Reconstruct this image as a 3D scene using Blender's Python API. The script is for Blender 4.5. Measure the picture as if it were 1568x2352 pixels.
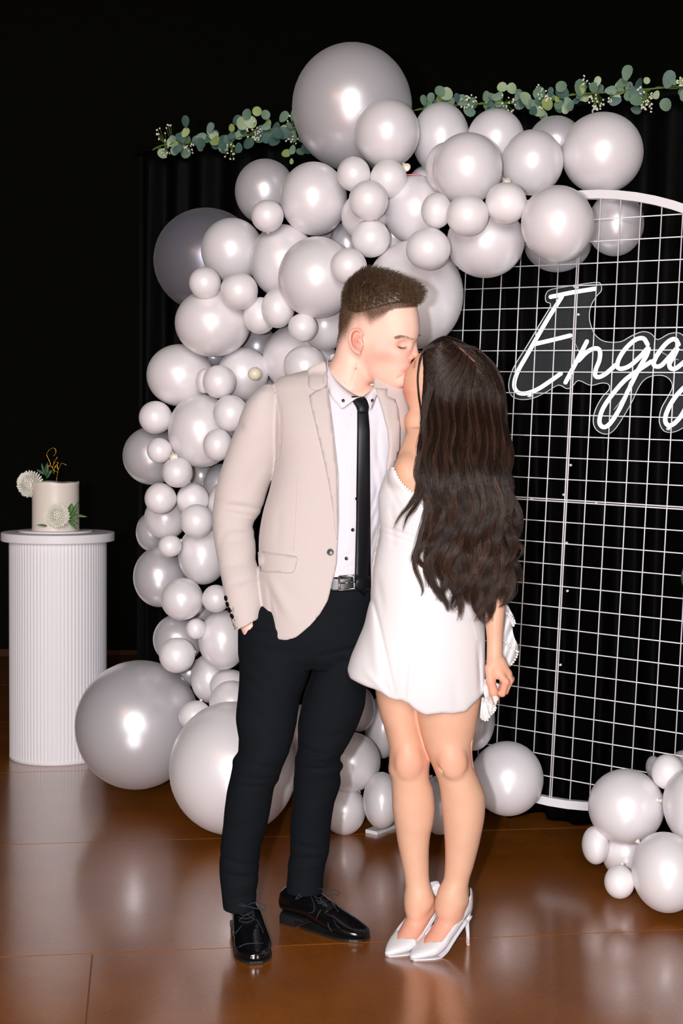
import bpy, bmesh, math, random
import numpy as np
from mathutils import Vector, Matrix
for _o in list(bpy.data.objects): bpy.data.objects.remove(_o)
SC = bpy.context.scene; COL = SC.collection
R = math.radians
rng = random.Random(7); nrg = np.random.RandomState(7)

# ---------------- camera ----------------
FPX = 3300.0; CAMH = 1.37; PITCH = R(2.8); ROLL = R(0.5)
def _axes():
    F = np.array([0, math.cos(PITCH), -math.sin(PITCH)]); U = np.array([0, math.sin(PITCH), math.cos(PITCH)]); X = np.array([1., 0, 0])
    return X*math.cos(ROLL)+U*math.sin(ROLL), -X*math.sin(ROLL)+U*math.cos(ROLL), F
AR, AU, AF = _axes()
cd = bpy.data.cameras.new('camera'); cam = bpy.data.objects.new('camera', cd); COL.objects.link(cam)
cd.sensor_fit = 'VERTICAL'; cd.sensor_height = 36.0; cd.lens = FPX/2352*36.0; cd.clip_start = .05; cd.clip_end = 60
cam.matrix_world = Matrix(((AR[0], AU[0], -AF[0], 0), (AR[1], AU[1], -AF[1], 0), (AR[2], AU[2], -AF[2], CAMH), (0, 0, 0, 1)))
SC.camera = cam
# ---------------- world, lights, exposure ----------------
SC.view_settings.view_transform = 'Standard'; SC.view_settings.look = 'None'
SC.view_settings.gamma = 1; SC.view_settings.use_curve_mapping = False; SC.view_settings.exposure = 0.0
wd = bpy.data.worlds.new('dark_hall'); SC.world = wd; wd.use_nodes = True
wd.node_tree.nodes['Background'].inputs[0].default_value = (1.0, .95, .9, 1); wd.node_tree.nodes['Background'].inputs[1].default_value = .03
def lamp(name, kind, loc, power, color, size, rot=None):
    l = bpy.data.lights.new(name, kind); l.energy = power; l.color = color
    if kind == 'AREA': l.shape = 'DISK'; l.size = size
    else: l.shadow_soft_size = size
    o = bpy.data.objects.new(name, l); COL.objects.link(o); o.location = loc
    if rot: o.rotation_euler = rot
    return o
lamp('camera_flash', 'POINT', (-.17, -.02, CAMH+.03), 430, (1, .965, .985), .028)
lamp('room_fill', 'AREA', (-.4, -6, 3.4), 660, (1, .96, .95), 3.6, (R(78), 0, 0))  # added fill behind the camera, evens out flash falloff and lifts shadows

# ---------------- pixel -> place in the room ----------------
def ray(px, py):
    return AR*((px-784)/FPX) - AU*((py-1176)/FPX) + AF
def W(px, py, Y):
    r = ray(px, py); t = Y/r[1]
    return np.array([r[0]*t, Y, CAMH+r[2]*t])
def G(px, py, h=0.0):
    r = ray(px, py); t = (h-CAMH)/r[2]
    return np.array([r[0]*t, r[1]*t, h])
def mpp(Y): return Y/FPX       # metres per pixel at a depth

# ---------------- object helpers ----------------
def setp(o, label=None, cat=None, group=None, kind=None):
    if label: o['label'] = label
    if cat: o['category'] = cat
    if group: o['group'] = group
    if kind: o['kind'] = kind
    return o
def empty(name, loc, label=None, cat=None, group=None, kind=None):
    o = bpy.data.objects.new(name, None); COL.objects.link(o); o.location = tuple(loc); o.empty_display_size = .05
    return setp(o, label, cat, group, kind)
def link(name, me, mat=None, parent=None, smooth=True):
    o = bpy.data.objects.new(name, me); COL.objects.link(o)
    if mat and not me.materials: me.materials.append(mat)
    if smooth and len(me.polygons): me.polygons.foreach_set('use_smooth', [True]*len(me.polygons))
    if parent:
        o.parent = parent; o.matrix_parent_inverse = _inv(parent)
    return o
def _inv(p):
    m = Matrix.Identity(4); q = p
    chain = []
    while q: chain.append(q); q = q.parent
    for c in reversed(chain): m = m @ c.matrix_parent_inverse @ c.matrix_basis
    return m.inverted()
def mesh(v, f, name='m'):
    me = bpy.data.meshes.new(name); me.from_pydata([tuple(map(float, a)) for a in v], [], [tuple(map(int, a)) for a in f]); me.update(); return me
def fastmesh(v, q, name='m'):
    """v (n,3), q (m,k) equal sized faces"""
    me = bpy.data.meshes.new(name); v = np.asarray(v, np.float32); q = np.asarray(q, np.int32); k = q.shape[1]
    me.vertices.add(len(v)); me.vertices.foreach_set('co', v.ravel())
    me.loops.add(q.size); me.loops.foreach_set('vertex_index', q.ravel())
    me.polygons.add(len(q)); me.polygons.foreach_set('loop_start', np.arange(0, q.size, k, dtype=np.int32))
    me.polygons.foreach_set('loop_total', np.full(len(q), k, np.int32)); me.update(calc_edges=True); me.validate(); return me
class MB:
    def __init__(s): s.v = []; s.f = []
    def add(s, v, f):
        n = len(s.v); s.v += [tuple(map(float, a)) for a in v]; s.f += [tuple(int(i)+n for i in a) for a in f]
    def box(s, c, d, M=None):
        c = np.array(c, float); V = [np.array([x, y, z])*np.array(d)/2 for x in (-1, 1) for y in (-1, 1) for z in (-1, 1)]
        if M is not None: V = [np.asarray(M)@p for p in V]
        s.add([c+p for p in V], [(0, 1, 3, 2), (4, 6, 7, 5), (0, 4, 5, 1), (2, 3, 7, 6), (0, 2, 6, 4), (1, 5, 7, 3)])
    def tube(s, P, r, n=6, closed=False, cap=True, sq=None):
        P = [np.array(p, float) for p in P]; m = len(P); rr = r if hasattr(r, '__len__') else [r]*m
        up = None; V = []
        for i in range(m):
            a = P[(i-1) % m] if (closed or i) else P[i]; b = P[(i+1) % m] if (closed or i < m-1) else P[i]
            t = b-a; t = t/(np.linalg.norm(t)+1e-12)
            if up is None:
                h = np.array([0, 0, 1.]) if abs(t[2]) < .9 else np.array([1., 0, 0]); up = np.cross(t, h)
            up = up - t*np.dot(up, t); up /= np.linalg.norm(up)+1e-12; w = np.cross(t, up)
            for k in range(n):
                an = 2*math.pi*k/n + (math.pi/n if n == 4 else 0); V.append(P[i]+(up*math.cos(an)+w*math.sin(an))*rr[i])
        F = []
        for i in range(m if closed else m-1):
            j = (i+1) % m
            for k in range(n): F.append((i*n+k, i*n+(k+1) % n, j*n+(k+1) % n, j*n+k))
        if cap and not closed: F += [tuple(range(n))[::-1], tuple(range((m-1)*n, m*n))]
        s.add(V, F)
    def lathe(s, prof, c=(0, 0, 0), n=32, M=None):
        V = []; F = []; c = np.array(c, float)
        for r, z in prof:
            for k in range(n):
                a = 2*math.pi*k/n; p = np.array([r*math.cos(a), r*math.sin(a), z])
                if M is not None: p = np.asarray(M)@p
                V.append(c+p)
        for i in range(len(prof)-1):
            for k in range(n): F.append((i*n+k, i*n+(k+1) % n, (i+1)*n+(k+1) % n, (i+1)*n+k))
        F += [tuple(range(n))[::-1], tuple(range((len(prof)-1)*n, len(prof)*n))]
        s.add(V, F)
    def ell(s, c, rad, M=None, n=10, m=8):
        V = []; F = []
        for i in range(m+1):
            th = math.pi*i/m
            for k in range(n):
                ph = 2*math.pi*k/n; p = np.array([math.sin(th)*math.cos(ph)*rad[0], math.sin(th)*math.sin(ph)*rad[1], math.cos(th)*rad[2]])
                if M is not None: p = np.asarray(M)@p
                V.append(np.array(c)+p)
        for i in range(m):
            for k in range(n): F.append((i*n+k, (i+1)*n+k, (i+1)*n+(k+1) % n, i*n+(k+1) % n))
        s.add(V, F)
    def build(s, name, mat=None, parent=None, smooth=True):
        me = mesh(s.v, s.f, name); bm = bmesh.new(); bm.from_mesh(me); bmesh.ops.remove_doubles(bm, verts=bm.verts, dist=1e-6); bmesh.ops.recalc_face_normals(bm, faces=bm.faces); bm.to_mesh(me); bm.free()
        return link(name, me, mat, parent, smooth)
def frame(z, x=None):
    z = np.array(z, float); z /= np.linalg.norm(z); h = np.array(x if x is not None else ([0, 0, 1.] if abs(z[2]) < .9 else [1., 0, 0]), float)
    a = h - z*np.dot(h, z); a /= np.linalg.norm(a); b = np.cross(z, a); return np.stack([a, b, z], 1)
def spline(P, n):
    """Catmull-Rom through the points, n per span"""
    P = [np.array(p, float) for p in P]; P = [2*P[0]-P[1]]+P+[2*P[-1]-P[-2]]; out = []
    for i in range(1, len(P)-2):
        for k in range(n):
            t = k/n; a, b, c, d = P[i-1], P[i], P[i+1], P[i+2]
            out.append(.5*((2*b)+(-a+c)*t+(2*a-5*b+4*c-d)*t*t+(-a+3*b-3*c+d)*t**3))
    out.append(P[-2]); return out

# ---------------- materials ----------------
def srgb(*c):
    c = [x/255 for x in c]; return tuple(x/12.92 if x <= .04045 else ((x+.055)/1.055)**2.4 for x in c)+(1,)
class MT:
    def __init__(s, name, color=(.8, .8, .8, 1), rough=.5, **k):
        s.m = bpy.data.materials.new(name); s.m.use_nodes = True; s.n = s.m.node_tree.nodes; s.l = s.m.node_tree.links
        s.p = s.n['Principled BSDF']; s.set('Base Color', color); s.set('Roughness', rough)
        for a, b in k.items(): s.set(a.replace('_', ' '), b)
    def set(s, a, b): s.p.inputs[a].default_value = b
    def node(s, t, **k):
        x = s.n.new(t)
        for a, b in k.items():
            if a.startswith('i_'): x.inputs[a[2:].replace('_', ' ')].default_value = b
            else: setattr(x, a, b)
        return x
    def tex(s, kind='Object', scale=(1, 1, 1)):
        tc = s.node('ShaderNodeTexCoord'); mp = s.node('ShaderNodeMapping'); s.l.new(tc.outputs[kind], mp.inputs[0]); mp.inputs['Scale'].default_value = scale; return mp.outputs[0]
    def noise(s, vec, scale, detail=4, rough=.5):
        x = s.node('ShaderNodeTexNoise'); x.inputs['Scale'].default_value = scale; x.inputs['Detail'].default_value = detail; x.inputs['Roughness'].default_value = rough
        s.l.new(vec, x.inputs['Vector']); return x.outputs['Fac']
    def ramp(s, fac, stops):
        x = s.node('ShaderNodeValToRGB'); e = x.color_ramp.elements
        while len(e) < len(stops): e.new(.5)
        for i, (p, c) in enumerate(stops): e[i].position = p; e[i].color = c
        s.l.new(fac, x.inputs[0]); return x.outputs[0]
    def bump(s, h, strength=.3, dist=.001):
        x = s.node('ShaderNodeBump'); x.inputs['Strength'].default_value = strength; x.inputs['Distance'].default_value = dist
        s.l.new(h, x.inputs['Height']); s.l.new(x.outputs[0], s.p.inputs['Normal']); return x
    def to(s, out, inp): s.l.new(out, s.p.inputs[inp]); return s

# ---------------- implicit surfaces: fields on a grid, meshed by surface nets ----------------
class Field:
    def __init__(s, lo, hi, h):
        s.lo = np.array(lo, float); s.h = h; s.n = np.ceil((np.array(hi)-s.lo)/h).astype(int)+1
        s.d = np.full(s.n, 1.0, np.float32); s.ax = [s.lo[i]+h*np.arange(s.n[i]) for i in range(3)]
    def sl(s, lo, hi):
        a = np.clip(np.floor((np.array(lo)-s.lo)/s.h).astype(int), 0, s.n); b = np.clip(np.ceil((np.array(hi)-s.lo)/s.h).astype(int)+1, 0, s.n)
        return tuple(slice(a[i], b[i]) for i in range(3))
    def pts(s, q): return s.ax[0][q[0]][:, None, None], s.ax[1][q[1]][None, :, None], s.ax[2][q[2]][None, None, :]
    def put(s, q, e, k, mode='u'):
        if 0 in s.d[q].shape: return
        a = s.d[q]; e = e.astype(np.float32)
        if mode == 'u':
            r = np.minimum(a, e)
            if k > 0: r = r-np.maximum(k-np.abs(a-e), 0)**2/(4*k)
        else:
            e = -e; r = np.maximum(a, e)
            if k > 0: r = r+np.maximum(k-np.abs(a-e), 0)**2/(4*k)
        s.d[q] = r
    def cap(s, a, b, ra, rb, k=.01, mode='u', flat=None):
        a = np.array(a, float); b = np.array(b, float); m = max(ra, rb)+k+.01
        q = s.sl(np.minimum(a, b)-m, np.maximum(a, b)+m); X, Y, Z = s.pts(q); ab = b-a; L = max(ab@ab, 1e-12)
        t = np.clip(((X-a[0])*ab[0]+(Y-a[1])*ab[1]+(Z-a[2])*ab[2])/L, 0, 1)
        d = np.sqrt((X-a[0]-ab[0]*t)**2+(Y-a[1]-ab[1]*t)**2+(Z-a[2]-ab[2]*t)**2)-(ra+(rb-ra)*t); s.put(q, d, k, mode)
    def chain(s, P, r, k=.01, mode='u'):
        for i in range(len(P)-1): s.cap(P[i], P[i+1], r[i], r[i+1], k if i == 0 else min(k, .006), mode)
    def ell(s, c, r, M=None, k=.01, mode='u'):
        c = np.array(c, float); r = np.array(r, float); m = r.max()+k+.01
        q = s.sl(c-m, c+m); X, Y, Z = s.pts(q); P = [X-c[0], Y-c[1], Z-c[2]]
        if M is not None: M = np.asarray(M); P = [P[0]*M[0, i]+P[1]*M[1, i]+P[2]*M[2, i] for i in range(3)]
        k0 = np.sqrt((P[0]/r[0])**2+(P[1]/r[1])**2+(P[2]/r[2])**2); k1 = np.sqrt((P[0]/r[0]**2)**2+(P[1]/r[1]**2)**2+(P[2]/r[2]**2)**2)
        s.put(q, k0*(k0-1)/np.maximum(k1, 1e-6), k, mode)
    def vloft(s, rows, k=.01, mode='u', n=2.0, fn=None):
        """rows: (z, cx, cy, a, b[, skew]) elliptical sections stacked in z; smooth interpolation"""
        rows = sorted(rows, key=lambda r: r[0]); A = np.array([tuple(r)+(0,)*(6-len(r)) for r in rows], float)
        z0, z1 = A[0, 0], A[-1, 0]; m = max(A[:, 3].max(), A[:, 4].max())+k+.02
        q = s.sl((A[:, 1].min()-m, A[:, 2].min()-m, z0-.03), (A[:, 1].max()+m, A[:, 2].max()+m, z1+.03)); X, Y, Z = s.pts(q)
        if 0 in (X.size, Y.size, Z.size): return
        zz = np.clip(Z.ravel(), z0, z1); C = [pchip(A[:, 0], A[:, i], zz)[None, None, :] for i in range(1, 6)]
        cx, cy, a, b, sk = C; x = (X-cx); y = (Y-cy-sk*x)
        if n == 2.0: rr = np.sqrt((x/a)**2+(y/b)**2)
        else: rr = (np.abs(x/a)**n+np.abs(y/b)**n)**(1/n)
        d = (rr-1)*np.minimum(a, b)
        over = np.maximum(z0-Z, Z-z1); d = np.where(over > 0, np.sqrt(np.maximum(d, 0)**2+over**2)+np.minimum(d, 0)*0, np.maximum(d, over) if k == 0 else np.maximum(d, over))
        if fn is not None: d = d+fn(X, Y, Z)
        s.put(q, d, k, mode)
    def disp(s, fn, lo=None, hi=None):
        q = s.sl(lo if lo is not None else s.lo, hi if hi is not None else s.lo+s.n*s.h); X, Y, Z = s.pts(q); s.d[q] += fn(X, Y, Z).astype(np.float32)
    def mesh(s, name='m'):
        D = s.d; D[0] = D[-1] = 1; D[:, 0] = D[:, -1] = 1; D[:, :, 0] = D[:, :, -1] = 1
        I = D < 0; nx, ny, nz = D.shape
        c = I[:-1, :-1, :-1].astype(np.int8)
        for dx in (0, 1):
            for dy in (0, 1):
                for dz in (0, 1):
                    if dx or dy or dz: c = c+I[dx:nx-1+dx, dy:ny-1+dy, dz:nz-1+dz]
        act = (c > 0) & (c < 8); idx = np.argwhere(act); N = len(idx)
        vid = np.full(act.shape, -1, np.int32); vid[act] = np.arange(N)
        acc = np.zeros((N, 3)); cnt = np.zeros(N); i, j, k = idx.T
        cr = [(dx, dy, dz) for dx in (0, 1) for dy in (0, 1) for dz in (0, 1)]
        for a in cr:
            for ax in range(3):
                if a[ax]: continue
                b = list(a); b[ax] = 1
                va = D[i+a[0], j+a[1], k+a[2]]; vb = D[i+b[0], j+b[1], k+b[2]]; m = (va < 0) != (vb < 0)
                t = np.where(m, va/np.where(m, va-vb, 1), 0); p = np.tile(np.array(a, float), (N, 1)); p[:, ax] += t
                acc += p*m[:, None]; cnt += m
        V = s.lo+(idx+acc/cnt[:, None])*s.h; Q = []
        for ax in range(3):
            sa = [slice(None)]*3; sb = [slice(None)]*3; sa[ax] = slice(0, -1); sb[ax] = slice(1, None)
            A = I[tuple(sa)]; B = I[tuple(sb)]; u, w = [(1, 2), (2, 0), (0, 1)][ax]
            for flip, mm in ((0, A & ~B), (1, B & ~A)):
                e = np.argwhere(mm); e = e[(e[:, u] > 0) & (e[:, w] > 0) & (e[:, u] < act.shape[u]) & (e[:, w] < act.shape[w])]
                if not len(e): continue
                def at(du, dw):
                    g = e.copy(); g[:, u] -= du; g[:, w] -= dw; return vid[g[:, 0], g[:, 1], g[:, 2]]
                f = np.stack([at(1, 1), at(0, 1), at(0, 0), at(1, 0)], 1); Q.append(f[:, ::-1] if flip else f)
        Q = np.concatenate(Q); Q = Q[(Q >= 0).all(1)]
        return fastmesh(V, Q, name)
def pchip(x, y, q):
    x = np.asarray(x, float); y = np.asarray(y, float); h = np.diff(x); dl = np.diff(y)/h; n = len(x); m = np.zeros(n)
    if n == 2: return np.interp(q, x, y)
    for i in range(1, n-1):
        if dl[i-1]*dl[i] > 0: w1 = 2*h[i]+h[i-1]; w2 = h[i]+2*h[i-1]; m[i] = (w1+w2)/(w1/dl[i-1]+w2/dl[i])
    m[0] = dl[0]; m[-1] = dl[-1]
    i = np.clip(np.searchsorted(x, q)-1, 0, n-2); t = (q-x[i])/h[i]; t2 = t*t; t3 = t2*t
    return y[i]*(2*t3-3*t2+1)+m[i]*h[i]*(t3-2*t2+t)+y[i+1]*(-2*t3+3*t2)+m[i+1]*h[i]*(t3-t2)
def rows(L, d=1.0):
    """image rows (py, left px, right px, depth Y, half thickness in m [, skew]) -> world sections"""
    out = []
    for r in L:
        py, a, b, Y, t = r[:5]; p = W((a+b)/2, py, Y); out.append((p[2], p[0], Y, (b-a)/2*mpp(Y)*.999*d, t) + tuple(r[5:6]))
    return out
def folds(F, Y):
    """creases: (x1,y1,x2,y2,width px,depth mm) in front view; + = groove"""
    S = [(W(a, b, Y), W(c, e, Y), w*mpp(Y), g*.001) for a, b, c, e, w, g in F]
    def fn(X, Yy, Z):
        t = 0
        for p, q, w, g in S:
            dx, dz = q[0]-p[0], q[2]-p[2]; L = dx*dx+dz*dz
            u = np.clip(((X-p[0])*dx+(Z-p[2])*dz)/L, 0, 1); d2 = (X-p[0]-dx*u)**2+(Z-p[2]-dz*u)**2
            t = t+g*np.exp(-d2/(w*w))*np.sin(math.pi*np.clip(u*.9+.05, 0, 1))**.5
        return t+0*Yy
    return fn
# ================= floor, hall =================
mfl = MT('floor_board', rough=.3); v = mfl.tex('Object')
n1 = mfl.noise(v, 3, 5, .6); n2 = mfl.noise(mfl.tex('Object', (45, 190, 45)), 1.0, 3, .7); n3 = mfl.noise(mfl.tex('Object', (1, 1, 1)), 420, 2, .5)
base = mfl.ramp(n1, [(.3, srgb(132, 72, 16)), (.7, srgb(160, 92, 28))])
mx = mfl.node('ShaderNodeMixRGB', blend_type='MIX'); mfl.l.new(mfl.ramp(n2, [(.55, (0, 0, 0, 1)), (.66, (.75, .75, .75, 1))]), mx.inputs[0]); mfl.l.new(base, mx.inputs[1]); mx.inputs[2].default_value = srgb(176, 112, 44)
mx2 = mfl.node('ShaderNodeMixRGB', blend_type='MIX'); mfl.l.new(mfl.ramp(n3, [(.33, (.8, .8, .8, 1)), (.42, (0, 0, 0, 1))]), mx2.inputs[0]); mfl.l.new(mx.outputs[0], mx2.inputs[1]); mx2.inputs[2].default_value = srgb(52, 22, 6)
mfl.to(mx2.outputs[0], 'Base Color'); mfl.set('Coat Weight', 1.0); mfl.set('Coat Roughness', .17); mfl.set('Coat IOR', 1.5)
nb = mfl.noise(mfl.tex('Object', (1, 1, 1)), 6, 3, .5)
cb = mfl.node('ShaderNodeBump'); cb.inputs['Strength'].default_value = .06; cb.inputs['Distance'].default_value = .01; mfl.l.new(nb, cb.inputs['Height']); mfl.l.new(cb.outputs[0], mfl.p.inputs['Coat Normal'])
mjoint = MT('floor_joint', srgb(150, 100, 62), .7).m
floor = empty('floor', (0, 4, 0), kind='structure')
b = MB(); b.box((0, 3.5, -.012), (11, 12, .014)); link('joint_bed', mesh(b.v, b.f), mjoint, floor, False)
e1 = np.array([.9902, .1397]); e2 = np.array([-.1397, .9902]); P0 = G(212, 2190)[:2]; RW = 1.077; BL = 2.44
boards = {}
ncut = 0
for j in range(-4, 7):
    off = {0: .0, -1: 0.0}.get(j, None)
    if j == 0: q = G(652, 1925)[:2]-P0; off = (q@e1) - 1.2
    if off is None: off = ((j*0.77) % 1)*BL
    for i in range(-4, 4):
        x0 = off+i*BL; y0 = j*RW; g = .0011
        cc = P0+e1*(x0+BL/2)+e2*(y0+RW/2)
        if abs(cc[0]) > 5.4 or not (-1.8 < cc[1] < 9.2): continue
        if 'm' not in boards:
            b = MB(); w, d, t, ch = BL/2-g, RW/2-g, .006, .0012
            b.add([(-w, -d, -t), (w, -d, -t), (w, d, -t), (-w, d, -t), (-w, -d, -ch), (w, -d, -ch), (w, d, -ch), (-w, d, -ch), (-w+ch, -d+ch, 0), (w-ch, -d+ch, 0), (w-ch, d-ch, 0), (-w+ch, d-ch, 0)],
                  [(0, 3, 2, 1), (0, 1, 5, 4), (1, 2, 6, 5), (2, 3, 7, 6), (3, 0, 4, 7), (4, 5, 9, 8), (5, 6, 10, 9), (6, 7, 11, 10), (7, 4, 8, 11), (8, 9, 10, 11)])
            boards['m'] = mesh(b.v, b.f, 'floor_board'); boards['m'].materials.append(mfl.m)
        o = link('floor_board', boards['m'], None, floor, False); o.location = (cc[0], cc[1], 0); o.rotation_euler = (0, 0, math.atan2(e1[1], e1[0]))
mhall = MT('dark_hall_paint', (.004, .004, .003, 1), .95, Specular_IOR_Level=.05).m
for nm, c, d in (('wall_back', (0, 9.4, 2.1), (11, .1, 4.3)), ('wall_left', (-5.4, 3.5, 2.1), (.1, 11.8, 4.3)), ('wall_right', (5.4, 3.5, 2.1), (.1, 11.8, 4.3)), ('ceiling', (0, 3.5, 4.3), (11, 12, .1))):
    b = MB(); b.box(c, d); o = link(nm, mesh(b.v, b.f), mhall, None, False); o['kind'] = 'structure'

# ================= black drape on a rod =================
mcur = MT('black_drape', (.0016, .0017, .0016, 1), .5, Specular_IOR_Level=.022)
mcur.bump(mcur.noise(mcur.tex('Object', (8, 8, 1.2)), 1.5, 4), .6, .01)
CB = (5.56, -.55)                                   # drape line Y = 5.56 - .55 X
def cur(u):  # u metres along the drape from X=0
    c = 1/math.hypot(1, CB[1]); return np.array([u*c, CB[0]+CB[1]*u*c])
cn = np.array([-CB[1], 1])/math.hypot(1, CB[1])       # pointing away from the camera side
U0, U1 = -.95, 2.6; nu = 420; zs = [2.56, 2.5, 2.2, 1.8, 1.4, 1.0, .6, .3, .12, .03, .006]
V = []; Fq = []
for a in range(nu+1):
    u = U0+(U1-U0)*a/nu
    for c, z in enumerate(zs):
        am = .018+.022*(1-z/2.56)
        w = am*math.sin(u*46+1.2*math.sin(u*7)+.5*z*math.sin(u*3))+am*.6*math.sin(u*21+z*1.1)
        if z < .1: w += -.03*(1-z/.1)*(1+.8*math.sin(u*33))
        p = cur(u)-cn*w; V.append((p[0], p[1], z+(.004*math.sin(u*60) if z < .02 else 0)))
m_ = len(zs)
for a in range(nu):
    for c in range(m_-1): Fq.append((a*m_+c, a*m_+c+1, (a+1)*m_+c+1, (a+1)*m_+c))
cu = link('black_drape', fastmesh(V, Fq), mcur.m)
mo = cu.modifiers.new('thick', 'SOLIDIFY'); mo.thickness = .003
setp(cu, 'black pleated drape hanging behind the white wire grid disc', 'drape')
mblk = MT('black_metal', srgb(8, 8, 8), .8, Specular_IOR_Level=.1).m
b = MB(); pa, pb = cur(U0-.05), cur(U1+.05)
b.tube([(pa[0], pa[1], 2.565), (pb[0], pb[1], 2.565)], .014, 10)
for u in (U0-.03, U1+.03):
    p = cur(u)+cn*.03; b.tube([(p[0], p[1], 0.01), (p[0], p[1], 2.57)], .018, 10); b.lathe([(.16, 0), (.16, .008), (.02, .012)], (p[0], p[1], 0), 20)
rod = b.build('drape_rod', mblk); setp(rod, 'thin black rod and uprights that carry the black drape', 'drape rod')

# ================= round white wire grid =================
PX = np.array([.81292, -.581828, -.0252544]); PD = np.array([-.0355642, -.0063128, -.9993475]); PZ = -PD; PN = np.cross(PX, PZ); PN /= np.linalg.norm(PN)   # PN away from camera
CELL = .0715; PC = np.array([10.45216, 66.94490, -2.66767])*CELL+np.array([0, 0, CAMH]); PR = 14.15*CELL
def PP(u, w, n=0): return PC+PX*u+PZ*w+PN*n
mwh = MT('white_powder_coat', srgb(236, 234, 238), .35).m
pan = empty('wire_grid_backdrop', (PC[0], PC[1], 0), 'round white metal wire grid backdrop in front of the black drape', 'backdrop')
Mp = np.stack([PX, PN, PZ], 1)
b = MB(); N = 96
for (r0, nn) in ((PR, 0),):
    P = [PP(math.sin(2*math.pi*i/N)*r0, math.cos(2*math.pi*i/N)*r0) for i in range(N)]
    V = []
    for i in range(N):
        rd = PX*math.sin(2*math.pi*i/N)+PZ*math.cos(2*math.pi*i/N)
        for du, dn in ((-.014, -.012), (.014, -.012), (.014, .012), (-.014, .012)): V.append(P[i]+rd*du+PN*dn)
    b.add(V, [(i*4+k, i*4+(k+1) % 4, ((i+1) % N)*4+(k+1) % 4, ((i+1) % N)*4+k) for i in range(N) for k in range(4)])
b.build('rim', mwh, pan, False)
for vert in (1, 0):
    for i in range(-14, 15):
        c = i*CELL; L = math.sqrt(max(PR*PR-c*c, 0))
        if L < .05: continue
        for dd in ((-.0035, .0035) if i == 0 else (0,)):
            b = MB(); r = .0021; n = .0015 if vert else -.0025
            P = [PP(c+dd, t, n) if vert else PP(t, c+dd, n) for t in (-L, L)]; b.tube(P, r if i else .0024, 6)
            b.build('wire', mwh, pan)
b = MB()
for u, w in ((0, .12), (0, -.14), (.012, -.3*1), (.0, -.55), (-.02, .02), (.1, .0), (-.14, 0), (0, .62)):
    b.tube([PP(u+.006, w, -.006), PP(u+.006, w, -.016)], .004, 8)
b.build('bolt', mwh, pan)
for u in (-.6, .62):
    b = MB(); w = -math.sqrt(PR**2-u*u); p = PP(u, w); q = p+PN*.05
    b.box((p[0], p[1], p[2]/2+.005), (.024, .024, p[2])); b.box((p[0], p[1], .006), (.05, .40, .012), np.stack([PX*[1, 1, 0]/np.linalg.norm(PX[:2]), PN*[1, 1, 0]/np.linalg.norm(PN[:2]), [0, 0, 1]], 1))
    b.build('foot', mwh, pan, False)
p = PP(-.13, -math.sqrt(PR**2-.13**2)+.016); b = MB(); b.lathe([(.008, 0), (.008, .01), (.005, .012), (.005, .03), (.002, .034)], p, 10, Mp@np.array([[1, 0, 0], [0, 1, 0], [0, 0, 1.]])); b.build('bolt', MT('chrome', (.8, .8, .8, 1), .2, Metallic=1.0).m, pan)

# ================= neon sign =================
def onp(px, py, n=-.03):           # where the view through a pixel meets the sign plane
    r = ray(px, py); o = PC+PN*n; t = (o-np.array([0, 0, CAMH]))@PN/(r@PN); return np.array([0, 0, CAMH])+r*t
mneon = MT('white_neon', (1, 1, 1, 1), .4); mneon.set('Emission Color', (.93, .97, 1, 1)); mneon.set('Emission Strength', 3.2)
mac = MT('clear_acrylic', (.25, .28, .3, 1), .03, Alpha=.07, IOR=1.49); mace = MT('acrylic_edge', (.85, .9, .93, 1), .15, Alpha=.75).m
z5 = lambda L: [(1140+x/3.6636, 600+y/3.6636) for x, y in L]
sign = empty('neon_sign', onp(1400, 830), 'white neon script sign reading Engaged on clear acrylic, fixed to the grid', 'neon sign')
MLEAD = MT('clear_lead', srgb(190, 195, 200), .2).m
strokes = {'letter_e_top': [(455, 300), (640, 262), (825, 232)], 'letter_e': [(548, 300), (440, 470), (335, 650), (250, 800), (175, 935), (148, 1040), (175, 1100), (240, 1113), (340, 1080), (450, 1010), (540, 945)],
 'letter_e_bar': [(330, 695), (480, 660), (620, 625)], 'letter_n_stem': [(760, 675), (700, 790), (640, 905), (580, 1020)],
 'letter_n': [(690, 835), (760, 765), (830, 732), (868, 755), (865, 830), (835, 910), (830, 960), (860, 975), (920, 945), (1000, 875)],
 'letter_g': [(1270, 700), (1235, 650), (1170, 660), (1090, 730), (1035, 810), (1015, 880), (1045, 905), (1120, 880), (1210, 800), (1275, 730), (1262, 790), (1200, 900), (1110, 1080), (1030, 1250), (950, 1370), (895, 1395), (865, 1350), (890, 1250), (960, 1140), (1070, 1010), (1180, 925), (1300, 845)],
 'letter_a': [(1530, 700), (1500, 655), (1440, 680), (1370, 760), (1325, 840), (1330, 880), (1380, 880), (1450, 810), (1520, 730), (1490, 800), (1455, 860), (1465, 900), (1510, 900), (1600, 830)],
 'second_letter_g': [(1830, 690), (1790, 650), (1720, 680), (1640, 760), (1600, 850), (1620, 895), (1690, 870), (1780, 790), (1835, 720), (1810, 800), (1730, 950), (1640, 1130), (1560, 1290), (1480, 1375), (1430, 1370), (1420, 1310), (1460, 1210), (1530, 1110), (1640, 1010), (1760, 930), (1880, 850)],
 'second_letter_e': [(1880, 850), (1980, 790), (2020, 710), (1980, 670), (1910, 720), (1880, 820), (1920, 890), (2000, 880), (2100, 800)],
 'letter_d': [(2330, 690), (2270, 650), (2190, 700), (2130, 800), (2140, 880), (2210, 880), (2310, 780), (2400, 600), (2460, 440), (2400, 600), (2310, 800), (2310, 880), (2370, 880), (2450, 820)]}
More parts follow.
